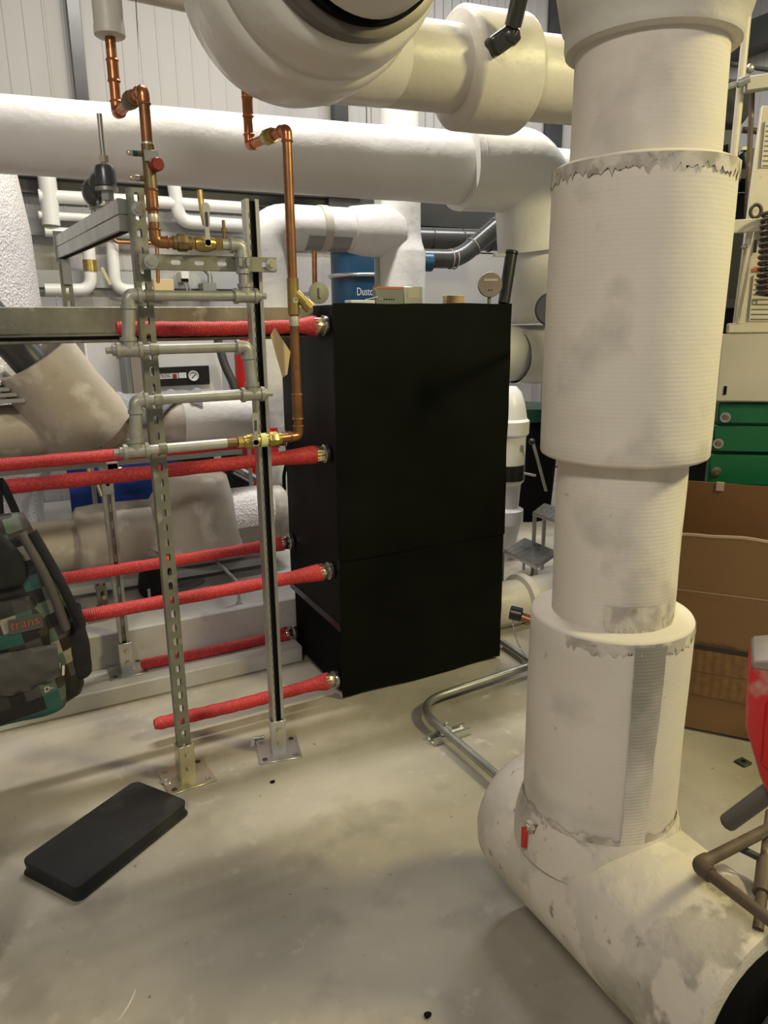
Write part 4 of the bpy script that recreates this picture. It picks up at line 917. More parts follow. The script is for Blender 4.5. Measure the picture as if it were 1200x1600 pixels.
MB().obox(q0_-bn*0.0012+Z_*0.155, fd*W_, bn*0.001, (0, 0, 0.195)).build('ribbed_print', 'card_band', cb)
for k in range(2): MB().obox(q0_-bn*0.0018+Z_*(0.158+0.10*k)+fd*0.02, fd*0.6, bn*0.001, (0, 0, 0.0022)).build('printed_line', 'print_brown', cb)
MB().obox(q0_-bn*0.0012+Z_*0.585, fd*W_, bn*0.001, (0, 0, 0.0025)).build('crease', 'card_edge', cb)
text_mb('Canon Shiny Edition', 0.017, q0_-bn*0.002+Z_*(zs+0.021)+fd*0.145, fd, Z_).build('lettering', 'print_dark', cb)
MB().obox(q0_+bn*(D_-0.004)+fd*0.16+Z_*(Hh+0.095), fd*0.03, bn*0.012, (0, 0, 0.036)).build('tape', 'card_edge', cb)

# ================================================================== scissor lift
lf = thing('scissor_lift', 'folded scissor lift with green arms, cream platform and control panel at the right edge', 'lift', (3.0, 1.9, 0))
lo_ = at(1128, 745, Z=1.0); lo_ = V((2.80, 2.08, 0)); ld = V((0.78, -0.62, 0)).normalized(); ln = V((-ld.y, ld.x, 0)); ln = ln if ln.x > 0 else -ln
def lp(px, py, k=0.0):
    """photo pixel onto the lift's long front plane, k metres behind it"""
    d = fw + rt*((px-600)/F) + up*((800-py)/F); o = lo_+ln*k; t_ = (o-CAM).dot(ln)/d.dot(ln); return CAM+d*t_
def lbar(px0, py0, py1, mat, nm, th=0.06, k=0.0, L_=0.9, bev=0.006):
    a = lp(px0, py0, k); b = lp(px0, py1, k); h_ = a.z-b.z
    return MB().obox(V((a.x, a.y, b.z)), ld*L_, ln*th, (0, 0, h_)).build(nm, mat, lf, bevel=bev)
for (px0, y0_, y1_, bx, by) in ((1124, 630, 662, 1133, 652), (1117, 665, 706, 1122, 693), (1110, 710, 757, 1119, 737)):
    ao = lbar(px0, y0_, y1_, 'lift_green', 'scissor_arm')
    c_ = lp(bx, by, -0.003); MB().lathe(c_, -ln, [(0, 0.022), (0.004, 0.022)], 20).build('washer', 'steel', ao); MB().cyl(c_, c_-ln*0.016, 0.012, n=6).build('bolt', 'bronze', ao)
MB().obox(lp(1090, 780, 0.05), ld*1.0, ln*0.4, (0, 0, -0.55)).build('chassis', 'shelf_black', lf)
dk = lbar(1128, 522, 628, 'lift_beige', 'deck_side', 0.05, -0.02)
s_ = lp(1133, 610, -0.022); MB().obox(s_-ld*0.006-Z_*0.018, ld*0.012, -ln*0.001, (0, 0, 0.036)).build('slot', 'gap_black', dk, bevel=0.0)
MB().obox(V((*lp(1128, 524, 0.03).xy, lp(1128, 524).z-0.03)), ld*0.9, ln*0.6, (0, 0, 0.02)).build('deck_floor', 'lift_beige', lf)
lbar(1138, 505, 521, 'lift_cream', 'toe_board', 0.03, 0.0)
def lquad(pts, th, mat, nm, k, par=lf):
    P = [lp(x, y, k) for x, y in pts]; return MB().prism(P, ln*th).build(nm, mat, par, bevel=0.002)
cpn = lquad([(1164, 200), (1200, 200), (1230, 508), (1148, 508)] if False else [(1191, 165), (1260, 165), (1245, 508), (1147, 508)], 0.03, 'lift_cream', 'control_panel', 0.02)
lquad([(1181, 345), (1186, 345), (1155, 505), (1150, 505)], 0.006, 'lift_cream', 'panel_flange', 0.0, cpn)
lquad([(1120, 345), (1240, 338), (1240, 358), (1118, 366)], 0.025, 'lift_cream', 'mid_rail', -0.03)
for pts_ in ([(1194, 190), (1230, 190), (1226, 262), (1187, 262)], [(1176, 430), (1230, 430), (1228, 502), (1168, 502)]):
    pb = lquad(pts_, 0.0015, 'lift_cream', 'instruction_plate', 0.016, cpn)
    (xa, ya), (xb, _), (_, yb), (xd, _) = pts_
    for k in range(9):
        yy = ya+6+(yb-ya-10)*k/8; f_ = (yy-ya)/(yb-ya); x0_ = xa+(xd-xa)*f_+4
        lquad([(x0_, yy), (xb-4, yy), (xb-4, yy+2), (x0_, yy+2)], 0.0008, 'label_print', 'printed_line', 0.0145, pb)
    lquad([(xa, ya), (xa+2, ya), (xd+2, yb), (xd, yb)], 0.0008, 'label_print', 'printed_line', 0.0145, pb)
lquad([(1177, 417), (1190, 417), (1189, 424), (1176, 424)], 0.0012, 'label_orange', 'orange_label', 0.014, cpn)
text_mb('M', 0.03, lp(1174, 475, 0.0145), ld, Z_).build('pictogram', 'label_print', cpn)
cr_ = lp(1181, 330, -0.02); MB().tube([cr_+ld*(0.020*math.cos(a))+Z_*(0.024*math.sin(a)) for a in [2*math.pi*k/20 for k in range(20)]], 0.007, 10, closed=True).build('eye_ring', 'cable_brown', cpn)
kb = lp(1163, 386, -0.02); MB().ball(kb, 0.012, 12, 8).build('knob', 'galv', cpn)
MB().obox(lp(1176, 395, -0.005), ld*0.012, -ln*0.006, (0, 0, 0.05)).build('hook_slot', 'cable_brown', cpn)
coil = []; ctop = lp(1203, 330, -0.07); cbot = lp(1194, 462, -0.07)
for k in range(15*14+1):
    s = k/(15*14); a = s*14*2*math.pi; coil.append(ctop.lerp(cbot, s)+ld*(0.026*math.cos(a))-ln*(0.026*math.sin(a)))
MB().tube(coil, 0.0075, 8).build('coiled_cable', 'cable_brown', lf)
# platform guard rails
MB().cyl(lp(1176, -60, 0.25), lp(1146, 250, 0.25), 0.016, n=14).build('guard_rail_post', 'lift_cream', lf)
MB().cyl(lp(1176, 130, 0.3), lp(1163, 420, 0.3), 0.011, n=12).build('guard_rail_post', 'rust_brown', lf)
MB().obox(lp(1166, 142, 0.18), ld*0.5-Z_*-0.04, ln*0.05, (0, 0, 0.055)).build('top_bracket', 'lift_beige', lf, bevel=0.004)
MB().cyl(lp(1120, 142, 0.19), lp(1170, 124, 0.19), 0.011, n=12).build('rail_bar', 'galv', lf); MB().cyl(lp(1152, 131, 0.19), lp(1170, 124, 0.19), 0.017, 0.020, n=10).build('crimped_end', 'galv', lf)
MB().cyl(lp(1128, 98, 0.3), lp(1240, 115, 0.3), 0.009, n=10).build('rail_bar', 'duct_dark', lf); MB().ball(lp(1172, 107, 0.28), 0.018, 12, 8).build('clamp', 'galv', lf)
MB().cyl(lp(1160, 203, 0.34), lp(1200, 206, 0.34), 0.013, n=10).build('cross_handle', 'cable_brown', lf)

# dark shelving beyond the lift
sh = thing('dark_rack', 'dark storage rack with grey cases behind the scissor lift', 'rack', (4.2, 3.0, 0))
rk = lp(1100, 300, 1.4)
for k in range(4): MB().obox(V((*rk.xy, 0.25+0.70*k))-ld*0.2, ld*0.9, ln*0.5, (0, 0, 0.05)).build('shelf', 'shelf_black', sh)
for k in (0, 0.87): MB().obox(V((*rk.xy, 0))-ld*0.2+ld*k, ld*0.04, ln*0.5, (0, 0, 2.35)).build('upright', 'shelf_black', sh)
MB().obox(V((*rk.xy, 0.1))-ld*0.2+ln*0.52, ld*0.9, ln*0.02, (0, 0, 2.25)).build('back_sheet', 'shelf_black', sh)
gc = lp(1128, 232, 1.2); zt2 = lp(1128, 190, 1.2).z
gcase = thing('grey_case', 'grey housing with a chamfered top above the upper riser jacket', 'case', (gc.x, gc.y, 1.95))
P = [lp(x, y, 1.5) for x, y in ((1120, 250), (1120, 192), (1146, 186), (1156, 196), (1156, 250))]; P[0].z = P[4].z = 2.401
MB().prism(P, ln*0.35).build('housing', 'duct_grey', gcase, bevel=0.006)
lq = [lp(x, y, 1.49) for x, y in ((1122, 240), (1122, 229), (1138, 225), (1138, 240))]; MB().prism(lq, ln*0.012).build('vent', 'gap_black', gcase)
g2 = thing('grey_case', 'grey crate on the dark rack seen past the lift rail', 'case', (gc.x+0.2, gc.y, 1.8))
P = [lp(x, y, 1.5) for x, y in ((1164, 290), (1162, 236), (1188, 228), (1196, 292))]; P[0].z = P[3].z = 2.401; MB().prism(P, ln*0.3).build('housing', 'duct_grey', g2, bevel=0.006)
P = [lp(x, y, 1.49) for x, y in ((1160, 234), (1162, 229), (1173, 228), (1173, 234))]; MB().prism(P, ln*0.05).build('yellow_clip', 'yellow_tag', g2)

# ================================================================== right foreground: red tub, grip, rusty frame, pump
rtub = thing('red_tub', 'red plastic tub with a pale rim and dark grey handle grip at the right edge', 'tub', (1.86, 1.12, 0.4))
def tb_(px, py, k=0.0):
    d = fw + rt*((px-600)/F) + up*((800-py)/F); n_ = V((0.80, 0.60, 0)); o = V((1.62, 1.06, 0))+n_*k; return CAM+d*((o-CAM).dot(n_)/d.dot(n_))
prof = [(1176, 1035), (1240, 1030), (1260, 1262), (1206, 1262), (1187, 1218), (1165, 1140), (1170, 1060)]
m = MB(); n7 = len(prof); NN = V((0.80, 0.60, 0))
L0 = [tb_(x, y, 0.0) for x, y in prof]; cen = sum(L0, V())/n7
m.v += [p.lerp(cen, 0.10) for p in L0]+[p+NN*0.02 for p in L0]+[p+NN*0.16 for p in L0]+[p.lerp(cen, 0.1)+NN*0.18 for p in L0]
for i in range(3):
    for k in range(n7): m.f.append((i*n7+k, i*n7+(k+1) % n7, (i+1)*n7+(k+1) % n7, (i+1)*n7+k))
m.f.append(tuple(range(n7-1, -1, -1))); m.f.append(tuple(3*n7+k for k in range(n7)))
m.build('shell', 'red_plastic', rtub, bevel=0.008, seg=2)
P = [tb_(x, y, -0.004) for x, y in ((1176, 1033), (1245, 1028), (1245, 1046), (1200, 1050), (1174, 1046))]; plab(MB().prism(P, NN*0.17).build('rim', 'disc_taupe', rtub, bevel=0.006), 'pale worn rim')
P = [tb_(x, y, -0.008) for x, y in ((1196, 1100), (1245, 1070), (1248, 1205), (1206, 1212), (1188, 1195))]; plab(MB().prism(P, NN*0.02).build('raised_panel', 'red_paint', rtub, bevel=0.006), 'deep red raised panel')
gp0, gp1 = tb_(1131, 1290, 0.02), tb_(1215, 1228, 0.06)
MB().tube([gp0, gp0.lerp(gp1, 0.03), gp0.lerp(gp1, 0.08), gp1], [0.010, 0.020, 0.024, 0.025], 24).build('handle_grip', 'grip_grey', rtub, angle=60)
MB().cyl(gp0.lerp(gp1, 0.9), gp1+(gp1-gp0)*0.8, 0.016, n=16).build('handle_tube', 'rust_brown', rtub)
rf = thing('rusty_pipe_frame', 'rusty threaded pipe frame with an elbow crossing above the floor elbow', 'frame', (1.4, 0.8, 0.3))
def at_d(px, py, w_): return CAM+(fw + rt*((px-600)/F) + up*((800-py)/F))*w_
f0, f1, f2 = at_d(1215, 1288, 1.62), at_d(1090, 1352, 1.45), at_d(1235, 1462, 1.25)
d1_, d2_ = (f0-f1).normalized(), (f2-f1).normalized()
MB().cyl(f1+d1_*0.03, f0+d1_*0.25, 0.0125, n=16).build('tube', 'rust_brown', rf); MB().cyl(f1+d2_*0.03, f2+d2_*0.2, 0.0115, n=16).build('tube', 'rust_brown', rf)
MB().tube(bend([f1+d1_*0.034, f1, f1+d2_*0.034], 0.03, 8), 0.0152, 18).build('elbow', 'rust_brown', rf)
g0, g1 = at_d(1204, 1270, 1.66), at_d(1184, 1455, 1.40)
MB().cyl(g0, g1, 0.011, n=14).build('upright', 'rust_brown', rf); MB().cyl(g0.lerp(g1, 0.45), g0.lerp(g1, 0.72), 0.0165, n=16).build('sleeve', 'rust_brown', rf)
MB().cyl(at_d(1150, 1322, 1.56), at_d(1210, 1352, 1.56), 0.008, n=10).build('brace', 'duct_dark', rf)
pm_ = thing('pump_housing', 'grimy grey pump housing at the bottom right corner', 'pump', (1.2, 0.55, 0))
rough(MB().lathe((AX, 0.635, HZ-0.03), -Y_, [(0, 0.10), (0.01, 0.15), (0.03, 0.172), (0.12, 0.18), (0.22, 0.17), (0.25, 0.13), (0.26, 0.03)], 40), 0.012, 12).build('casing', 'pump_grey', pm_, angle=60)
MB().box((AX-0.10, 0.38, 0.0), (AX+0.14, 0.58, 0.12)).build('foot', 'pump_grey', pm_, bevel=0.01)
wd_ = thing('white_drum', 'cream plastic drum just showing at the lower left edge', 'drum', (-0.31, 1.93, 0))
MB().lathe((-0.325, 1.90, 0.0), Z_, [(0.0, 0.15), (0.008, 0.158), (0.03, 0.165), (0.095, 0.168), (0.10, 0.164), (0.106, 0.168), (0.24, 0.163), (0.30, 0.14), (0.32, 0.09)], 44).build('shell', 'cream_plastic', wd_, angle=40)
MB().lathe((-0.325, 1.90, 0.32), Z_, [(0, 0.05), (0.03, 0.05)], 24).build('cap', 'cream_plastic', wd_)

# ================================================================== backpack
bp_ = thing('backpack', 'plaid brown and teal backpack hanging by its loop from a red hose', 'backpack', (0.0, 2.62, 0.28))
BX, BYc = -0.015, 2.56
def bag(z0, z1, wfn, dfn, cx, cy, nu=40, nv=22, amp=0.010, lean=0.0):
    m = MB(); rows = []
    for j in range(nv+1):
        b = j/nv; z = z0+(z1-z0)*b; w_ = wfn(b); d__ = dfn(b)
        for k in range(nu):
            a = 2*math.pi*k/nu; c, s = math.cos(a), math.sin(a); e = 0.62
            x = cx+lean*(b)+w_*math.copysign(abs(c)**e, c); y = cy+d__*math.copysign(abs(s)**e, s)
            n_ = V((nzf(x*9, y*9, z*9), nzf(x*9+5, y*9, z*9), 0))*amp; m.v.append(V((x, y, z))+n_)
    for j in range(nv):
        for k in range(nu): a = j*nu+k; b = j*nu+(k+1) % nu; m.f.append((a, b, b+nu, a+nu))
    m.f.append(tuple(range(nu-1, -1, -1))); m.f.append(tuple(nv*nu+k for k in range(nu))); return m
def arch(lo, mid, hi):
    return lambda b: lo+(mid-lo)*min(1, (b/0.10))**0.5 if b < 0.10 else (mid if b < 0.45 else mid+(hi-mid)*((b-0.45)/0.55)**1.6)
zb_ = at(70, 1118, Y=2.5).z
bag(zb_, 1.005, arch(0.12, 0.175, 0.05), arch(0.06, 0.095, 0.03), BX, BYc+0.03, amp=0.016).build('main_body', 'plaid_cloth', bp_, angle=80)
bag(zb_+0.02, zb_+0.235, arch(0.12, 0.145, 0.125), arch(0.03, 0.05, 0.03), BX-0.035, BYc-0.075, amp=0.012).build('front_pocket', 'plaid_cloth', bp_, angle=80)
bag(zb_+0.225, zb_+0.43, arch(0.11, 0.125, 0.08), arch(0.03, 0.042, 0.02), BX-0.035, BYc-0.065, amp=0.012).build('upper_pocket', 'plaid_cloth', bp_, angle=80)
def flap(a, b):
    x = BX-0.165+0.265*a; z = zb_+0.275-0.11*b-0.035*math.sin(math.pi*a)*b; return (x, BYc-0.128-0.012*math.sin(math.pi*b)-0.01*nzf(a*6, b*6), z)
MB().slab(flap, Y_, 22, 8, 0.004).build('pocket_flap', 'grip_grey', bp_, angle=70)
bag(zb_+0.08, zb_+0.33, arch(0.03, 0.045, 0.03), arch(0.04, 0.07, 0.05), BX+0.165, BYc+0.03, 28, 14, 0.008).build('side_pocket', 'cloth_black', bp_, angle=80)
bag(zb_+0.46, 1.0, arch(0.08, 0.095, 0.03), arch(0.02, 0.03, 0.015), BX-0.06, BYc-0.05, 28, 14, 0.012).build('mesh_front', 'cloth_black', bp_, angle=80)
for k, (x_, dx) in enumerate(((0.045, 0.09), (0.075, 0.11))):
    MB().tube(bend([(BX+x_, BYc-0.045, 0.96), (BX+x_+0.06, BYc-0.075, 0.80), (BX+x_+dx, BYc-0.06, 0.62)], 0.1), [0.016]*(2+7), 10).build('shoulder_strap', 'cloth_black' if k else 'grip_grey', bp_, angle=70)
lp0 = V((BX+0.005, 2.735, 1.10))
MB().slab(lambda a, b: (BX-0.012+0.026*b+0.045*abs(2*a-1)*(1 if a > 0.5 else -0.3), 2.735+0.036*math.sin(math.pi*(1.5*a-0.25)) if False else 2.735-0.035*math.cos(2*math.pi*(a-0.5)*0.5)*(-1 if a < 0.0 else 1)*(1 if a > 0.5 else 1)-0.0*a, 1.107-0.16*abs(2*a-1)**1.3), (0, 0, 0.002), 20, 2, 1.0).build('hanging_loop', 'cloth_black', bp_, angle=70)
zz = bag
pz = V((BX+0.095, BYc-0.122, zb_+0.205))
for k in range(2): MB().obox(pz+V((0.012*k, 0, -0.012*k)), V((0.008, 0, 0)), V((0, -0.003, 0)), V((-0.004, 0, -0.034))).build('zip_pull', 'stain_white', bp_, bevel=0.001)
MB().obox((BX-0.03, BYc-0.112, zb_+0.325), (0.10, 0, 0.006), (0, 0.004, 0), (0, 0, 0.05)).build('brand_patch', 'grip_grey', bp_, bevel=0.001)
text_mb('trans', 0.042, (BX-0.025, BYc-0.1135, zb_+0.342), (1, 0, 0.06), Z_).build('lettering', 'letter_orange', bp_)
text_mb('D-', 0.026, (BX+0.045, BYc-0.130, zb_+0.115), (1, 0, 0.25), Z_).build('lettering', 'stain_white', bp_)

# ================================================================== pipes and fittings on the back wall
def wallpipe(label, px, rpx, Y=6.0, mat='paint_white', brad=0.09, name='wall_pipe', extra=None):
    P = [at(x, y, Y=Y) for x, y in px]; R = rpx*(Y*1.06)/F
    t = thing(name, label, 'pipe', tuple(min(P, key=lambda p: p.z)), 'small pipes along the back wall')
    MB().tube(bend(P, brad, 8) if len(P) > 2 else P, R, 18).build('tube', mat, t, angle=60)
    if extra: extra(t, P, R)
    return t
def valve_on(t, P, R):
    c = at(141, 415, Y=6.0); MB().cyl(c-Z_*0.04, c+Z_*0.04, R*1.15, n=12).build('valve_body', 'brass', t)
    MB().obox(c+V((0.06, -0.06, -0.02)), (0.05, 0, -0.12), (0, 0.012, 0), (0.02, 0, 0.01)).build('lever', 'zinc_yellow', t)
wallpipe('white wall pipe running level just under the dark slot', [(60, 306), (250, 316), (400, 326)], 8)
wallpipe('fat white pipe end hanging beside the foil tank', [(72, 270), (76, 300), (80, 352)], 11)
wallpipe('white wall pipe turning from vertical to level right of the first copper line', [(270, 280), (281, 346), (400, 354)], 9)
wallpipe('thin white wall pipe below the slot left of the double strut', [(60, 336), (240, 346)], 5)
wallpipe('short level white pipe stub beside the foil tank', [(70, 362), (118, 364)], 6)
wallpipe('white wall pipe with a brass valve bending left below the double strut', [(138, 380), (143, 453), (70, 453)], 8, extra=valve_on)
wallpipe('white square loop of pipe behind the slotted post', [(175, 380), (180, 452), (240, 456)], 8, Y=6.08)
wallpipe('thin copper wall pipe behind the slotted post', [(175, 366), (180, 378), (245, 380), (247, 440)], 2.5, mat='copper_dark', brad=0.03)
wallpipe('brown pipe bend behind the long copper line', [(470, 380), (491, 382), (492, 452)], 4, Y=5.6, mat='copper_dark', brad=0.03)
wallpipe('drain drop with a brass end above the brass valve', [(312, 297), (316, 330), (321, 352)], 4, Y=5.7, mat='brass', brad=0.02)
def vbox(px0, py0, px1, py1, Y, th, mat, name, label, cat, bevel=0.004):
    a, b = at(px0, py1, Y=Y), at(px1, py0, Y=Y)
    return tag(MB().box((min(a.x, b.x), Y, min(a.z, b.z)), (max(a.x, b.x), Y+th, max(a.z, b.z))).build(name, mat, bevel=bevel), label, cat)
vbox(242, 436, 271, 461, 6.0, 0.18, 'tag_tan', 'wood_block', 'tan board fixed to the back wall behind the slotted post', 'board')
jb = vbox(318, 442, 338, 460, 6.0, 0.18, 'steel_grey_box', 'junction_box', 'grey junction box on the back wall below the cross strut', 'box')
MB().tube(bend([at(328, 442, Y=6.05), at(328, 428, Y=6.05), at(318, 420, Y=6.05)], 0.05), 0.02, 10).build('conduit', 'galv', jb)
sw_ = vbox(284, 424, 295, 440, 6.0, 0.18, 'panel_white', 'wall_switch', 'small white and black wall switch under the cross strut', 'switch')
MB().box((at(284, 438, Y=5.98).x, 5.985, at(284, 440, Y=5.98).z), (at(295, 438, Y=5.98).x, 6.0, at(284, 435, Y=5.98).z)).build('cable_gland', 'gap_black', sw_)
for k in range(2): MB().tube([at(287+5*k, 440, Y=6.0), at(292+5*k, 452, Y=6.0), at(300+5*k, 470, Y=6.0)], 0.008, 8).build('cable', 'galv', sw_)

# ---- compressor with pressure gauge and partly hidden maker's name
cm = thing('compressor', 'white compressor cabinet with black gauge panel behind the grey manifold', 'compressor', (1.0, 5.2, 0.248))
ca, cb2 = at(120, 640, Y=5.0), at(345, 545, Y=5.0); CT = cb2.z+0.10
MB().box((0.55, 5.0, 0.25), (cb2.x, 5.55, CT)).build('housing', 'panel_white', cm, bevel=0.012)
pa, pb2 = at(196, 606, Y=4.99), at(326, 571, Y=4.99)
MB().box((pa.x, 4.985, pa.z), (pb2.x, 4.9995, pb2.z)).build('gauge_panel', 'black_plastic', cm, bevel=0.002)
gz = at(302, 587, Y=4.98); gg = MB().lathe(gz, -Y_, [(0, 0.034), (0.012, 0.034), (0.012, 0.028), (0.006, 0.028)], 28).build('gauge', 'gauge_glass', cm)
MB().obox(gz-Y_*0.0075+V((-0.014, 0, -0.014)), (0.026, 0, 0.026), (0, -0.001, 0), (0.003, 0, -0.003)).build('needle', 'gap_black', gg)
l0, l1 = at(236, 593, Y=4.983), at(278, 583, Y=4.983)
lb = MB().box((l0.x, 4.982, l0.z), (l1.x, 4.985, l1.z)).build('name_plate', 'panel_white', cm)
tw = text_mb('ARMSTRONG', 0.040, (0, 0, 0), X_, Z_); wmax = max(v.x for v in tw.v); sc = (at(268, 588, Y=4.98).x-l0.x-0.012)/wmax
tw.v = [V((l0.x+0.006+v.x*sc, 4.981+v.y, l0.z+0.009+v.z*0.85)) for v in tw.v]; tw.build('lettering', 'print_dark', lb)
r_a, r_b = at(270, 592, Y=4.98), at(276, 584, Y=4.98); MB().box((r_a.x, 4.979, r_a.z), (r_b.x, 4.982, r_b.z)).build('logo', 'letter_red', lb)
s_a, s_b = at(280, 591, Y=4.98), at(291, 582, Y=4.98); MB().box((s_a.x, 4.982, s_a.z), (s_b.x, 4.985, s_b.z)).build('switch_plate', 'gauge_glass', cm)
g_a, g_b = at(197, 600, Y=4.97), at(222, 546, Y=4.97)
cg = thing('grey_cabinet', 'narrow grey cabinet left of the white compressor', 'cabinet', (g_a.x, 4.9, 0.248))
MB().box((g_a.x-0.03, 4.72, 0.25), (g_b.x, 4.97, g_b.z+0.12)).build('housing', 'steel_grey_box', cg, bevel=0.006); MB().box((g_a.x-0.0, 4.712, g_a.z-0.3), (g_b.x-0.03, 4.72, g_b.z+0.08)).build('door', 'disc_taupe', cg, bevel=0.003)
tag(MB().tube(bend([at(340, 530, Y=4.9), at(350, 570, Y=4.88), at(368, 605, Y=4.86), at(372, 660, Y=4.86), V((1.42, 4.86, 0.25))], 0.1), 0.028, 14).build('black_hose', 'duct_dark', angle=60), 'dark ribbed hose between the compressor and the red cylinder', 'hose')
rc = thing('red_cylinder', 'glossy red pressure cylinder behind the grey manifold', 'cylinder', (1.67, 5.1, 0.248))
MB().lathe((1.67, 5.1, 0.25), Z_, [(0, 0.11), (0.02, 0.135), (0.08, 0.14), (1.12, 0.14), (1.22, 0.12), (1.28, 0.06), (1.30, 0.03)], 32).build('body', 'red_paint', rc)
MB().cyl((1.67, 5.1, 1.54), (1.67, 5.1, 1.62), 0.025, n=12).build('valve', 'brass', rc); MB().box((1.655, 4.955, 0.35), (1.672, 4.965, 1.35)).build('seam', 'letter_red', rc)
# ---- grey cloth over the upper tan pipe
def cloth(a, b):
    c0 = at(192+124*a, 600, Y=3.8).x; end = 62+26*math.sin(a*5.2+0.4)+14*(a > 0.85)
    th = math.radians(-25+(end+25)*b); r = 0.158+0.007*math.sin(a*19+b*5)+0.004*math.sin(a*41)
    return (c0+0.05*(1-b)*(a-0.4), 3.95-r*math.sin(th), 1.095+r*math.cos(th))
tag(MB().slab(cloth, (0, -0.3, 0.3), 30, 14, 0.006).build('grey_cloth', 'cloth_grey', angle=70), 'grey cloth draped over the upper tan pipe', 'cloth')
# ---- machinery below the upper tan pipe
bm_ = thing('black_machine', 'black motor block under the upper tan pipe left of the cabinet', 'machine', (1.15, 4.6, 0.248))
MB().prism([(0.95, 4.5, 0.40), (1.42, 4.5, 0.40), (1.42, 4.5, 0.62), (1.30, 4.5, 0.86), (1.02, 4.5, 0.90), (0.95, 4.5, 0.75)], (0, 0.3, 0)).build('housing', 'black_plastic', bm_, bevel=0.015)
for x_ in (1.0, 1.36): MB().box((x_, 4.55, 0.25), (x_+0.05, 4.75, 0.41)).build('foot', 'black_plastic', bm_)
MB().cyl((1.30, 4.48, 0.70), (1.42, 4.46, 0.62), 0.035, n=16).build('shaft', 'galv_bright', bm_)
fr_ = thing('white_leg_frame', 'white tubular legs standing behind the stubby pipe branch', 'frame', (1.25, 4.35, 0.248))
for x_ in (1.16, 1.36): MB().cyl((x_, 4.35, 0.25), (x_, 4.35, 0.96), 0.022 if x_ < 1.2 else 0.012, n=14).build('leg', 'paint_white' if x_ < 1.2 else 'grey_pipe', fr_)
MB().cyl((1.10, 4.35, 0.945), (1.42, 4.35, 0.945), 0.014, n=12).build('crossbar', 'grey_pipe', fr_)
jg = thing('white_jug', 'white plastic jug on the floor behind the open-slot post', 'jug', (1.62, 4.5, 0.248))
MB().lathe((1.62, 4.5, 0.25), Z_, [(0, 0.12), (0.01, 0.14), (0.32, 0.14), (0.42, 0.09), (0.46, 0.04), (0.52, 0.04)], 28).build('body', 'panel_white', jg); MB().tube(bend([(1.60, 4.36, 0.72), (1.57, 4.33, 0.66), (1.58, 4.36, 0.56)], 0.03), 0.012, 8).build('handle', 'gap_black', jg)
ts = MB().slab(lambda a, b: (0.33+0.62*a, 4.62-0.10*math.sin(b*3.1)+0.02*nzf(a*5, b*8), 0.26+0.72*b), Y_, 20, 20, 0.02)
tag(ts.build('blue_tarp', 'tarp_blue', angle=70), 'crumpled blue tarpaulin hanging behind the low kerb post', 'tarp')
la = thing('aluminium_ladder', 'aluminium ladder rails leaning in front of the blue tarpaulin', 'ladder', (0.52, 4.3, 0.248))
for px in (138, 152):
    a_, b_ = at(px, 715, Y=4.3), at(px+10, 800, Y=4.3); d_ = (b_-a_); MB().obox(a_-d_*0.3, d_*3.0, (0.022, 0, 0), (0, 0.05, 0)).build('rail', 'galv_bright', la, bevel=0.002)
for k in range(4): 
    z_ = 0.40+0.2*k; MB().cyl((0.50, 4.325, z_), (0.60, 4.325, z_), 0.012, n=10).build('rung', 'galv_bright', la)
tag(MB().tube(bend([at(137, 727, Y=4.29), at(139, 742, Y=4.29), at(150, 752, Y=4.29), at(158, 775, Y=4.29)], 0.03), 0.008, 8).build('yellow_rope', 'yellow_tag', angle=60), 'short yellow rope on the aluminium ladder rails', 'rope')
bgp = at(243, 934, Z=0.248)
bk = thing('black_bag', 'small black bag on the concrete behind the slotted post', 'bag', tuple(bgp))
bag(0.249, 0.39, arch(0.05, 0.065, 0.06), arch(0.04, 0.05, 0.045), bgp.x, bgp.y+0.06, 28, 12, 0.012).build('body', 'cloth_black', bk, angle=80)
MB().box((bgp.x-0.035, bgp.y+0.0, 0.25), (bgp.x-0.022, bgp.y+0.006, 0.30)).build('tag', 'panel_white', bk)
MB().tube(bend([(bgp.x+0.06, bgp.y+0.05, 0.36), (bgp.x+0.10, bgp.y+0.06, 0.39), (bgp.x+0.08, bgp.y+0.07, 0.33)], 0.03), 0.006, 8).build('strap', 'cloth_black', bk)
gl = [at(x, y, Z=0.25) for x, y in ((270, 921), (284, 909), (305, 906), (319, 908), (317, 912), (296, 920), (280, 924))]
tag(MB().prism(gl, (0, 0, 0.012)).build('folded_glove', 'cloth_grey', bevel=0.003), 'flat grey glove lying right of the small black bag', 'glove')

# ================================================================== behind and on top of the cabinet
dr = thing('blue_drum', 'dark blue dust extractor drum with white hoops and lettering', 'drum', (2.47, 5.0, 0))
DX, DY, DR = 2.50, 5.0, 0.245
MB().lathe((DX, DY, 0), Z_, [(0.0, 0.22), (0.02, DR), (1.55, DR), (1.90, DR), (2.12, DR), (2.2, 0.20), (2.26, 0.10)], 44).build('body', 'drum_blue', dr, angle=40)
for yy in (386, 428):
    z_ = at(540, yy, Y=DY-DR).z; MB().tube([(DX+(DR+0.012)*math.cos(a), DY+(DR+0.012)*math.sin(a), z_) for a in [2*math.pi*k/40 for k in range(40)]], 0.014, 10, closed=True).build('hoop', 'galv_bright', dr, angle=60)
ac = math.atan2(-DY, -DX); zt3 = at(560, 461, Y=DY-DR).z
def wtxt(co):
    an = ac-0.24+0.62*co.x/DR; r = DR+0.002+co.z; return V((DX+r*math.cos(an), DY+r*math.sin(an), zt3+co.y))
text_mb('Dustcontrol', 0.075, (0, 0, 0), X_, Z_, 0.001, wtxt).build('lettering', 'letter_white', dr)
MB().cyl((DX+0.02, DY-0.22, at(580, 408, Y=4.8).z), (DX+0.4, DY-0.26, at(580, 408, Y=4.8).z), 0.065, n=24).build('inlet', 'drum_blue', dr)
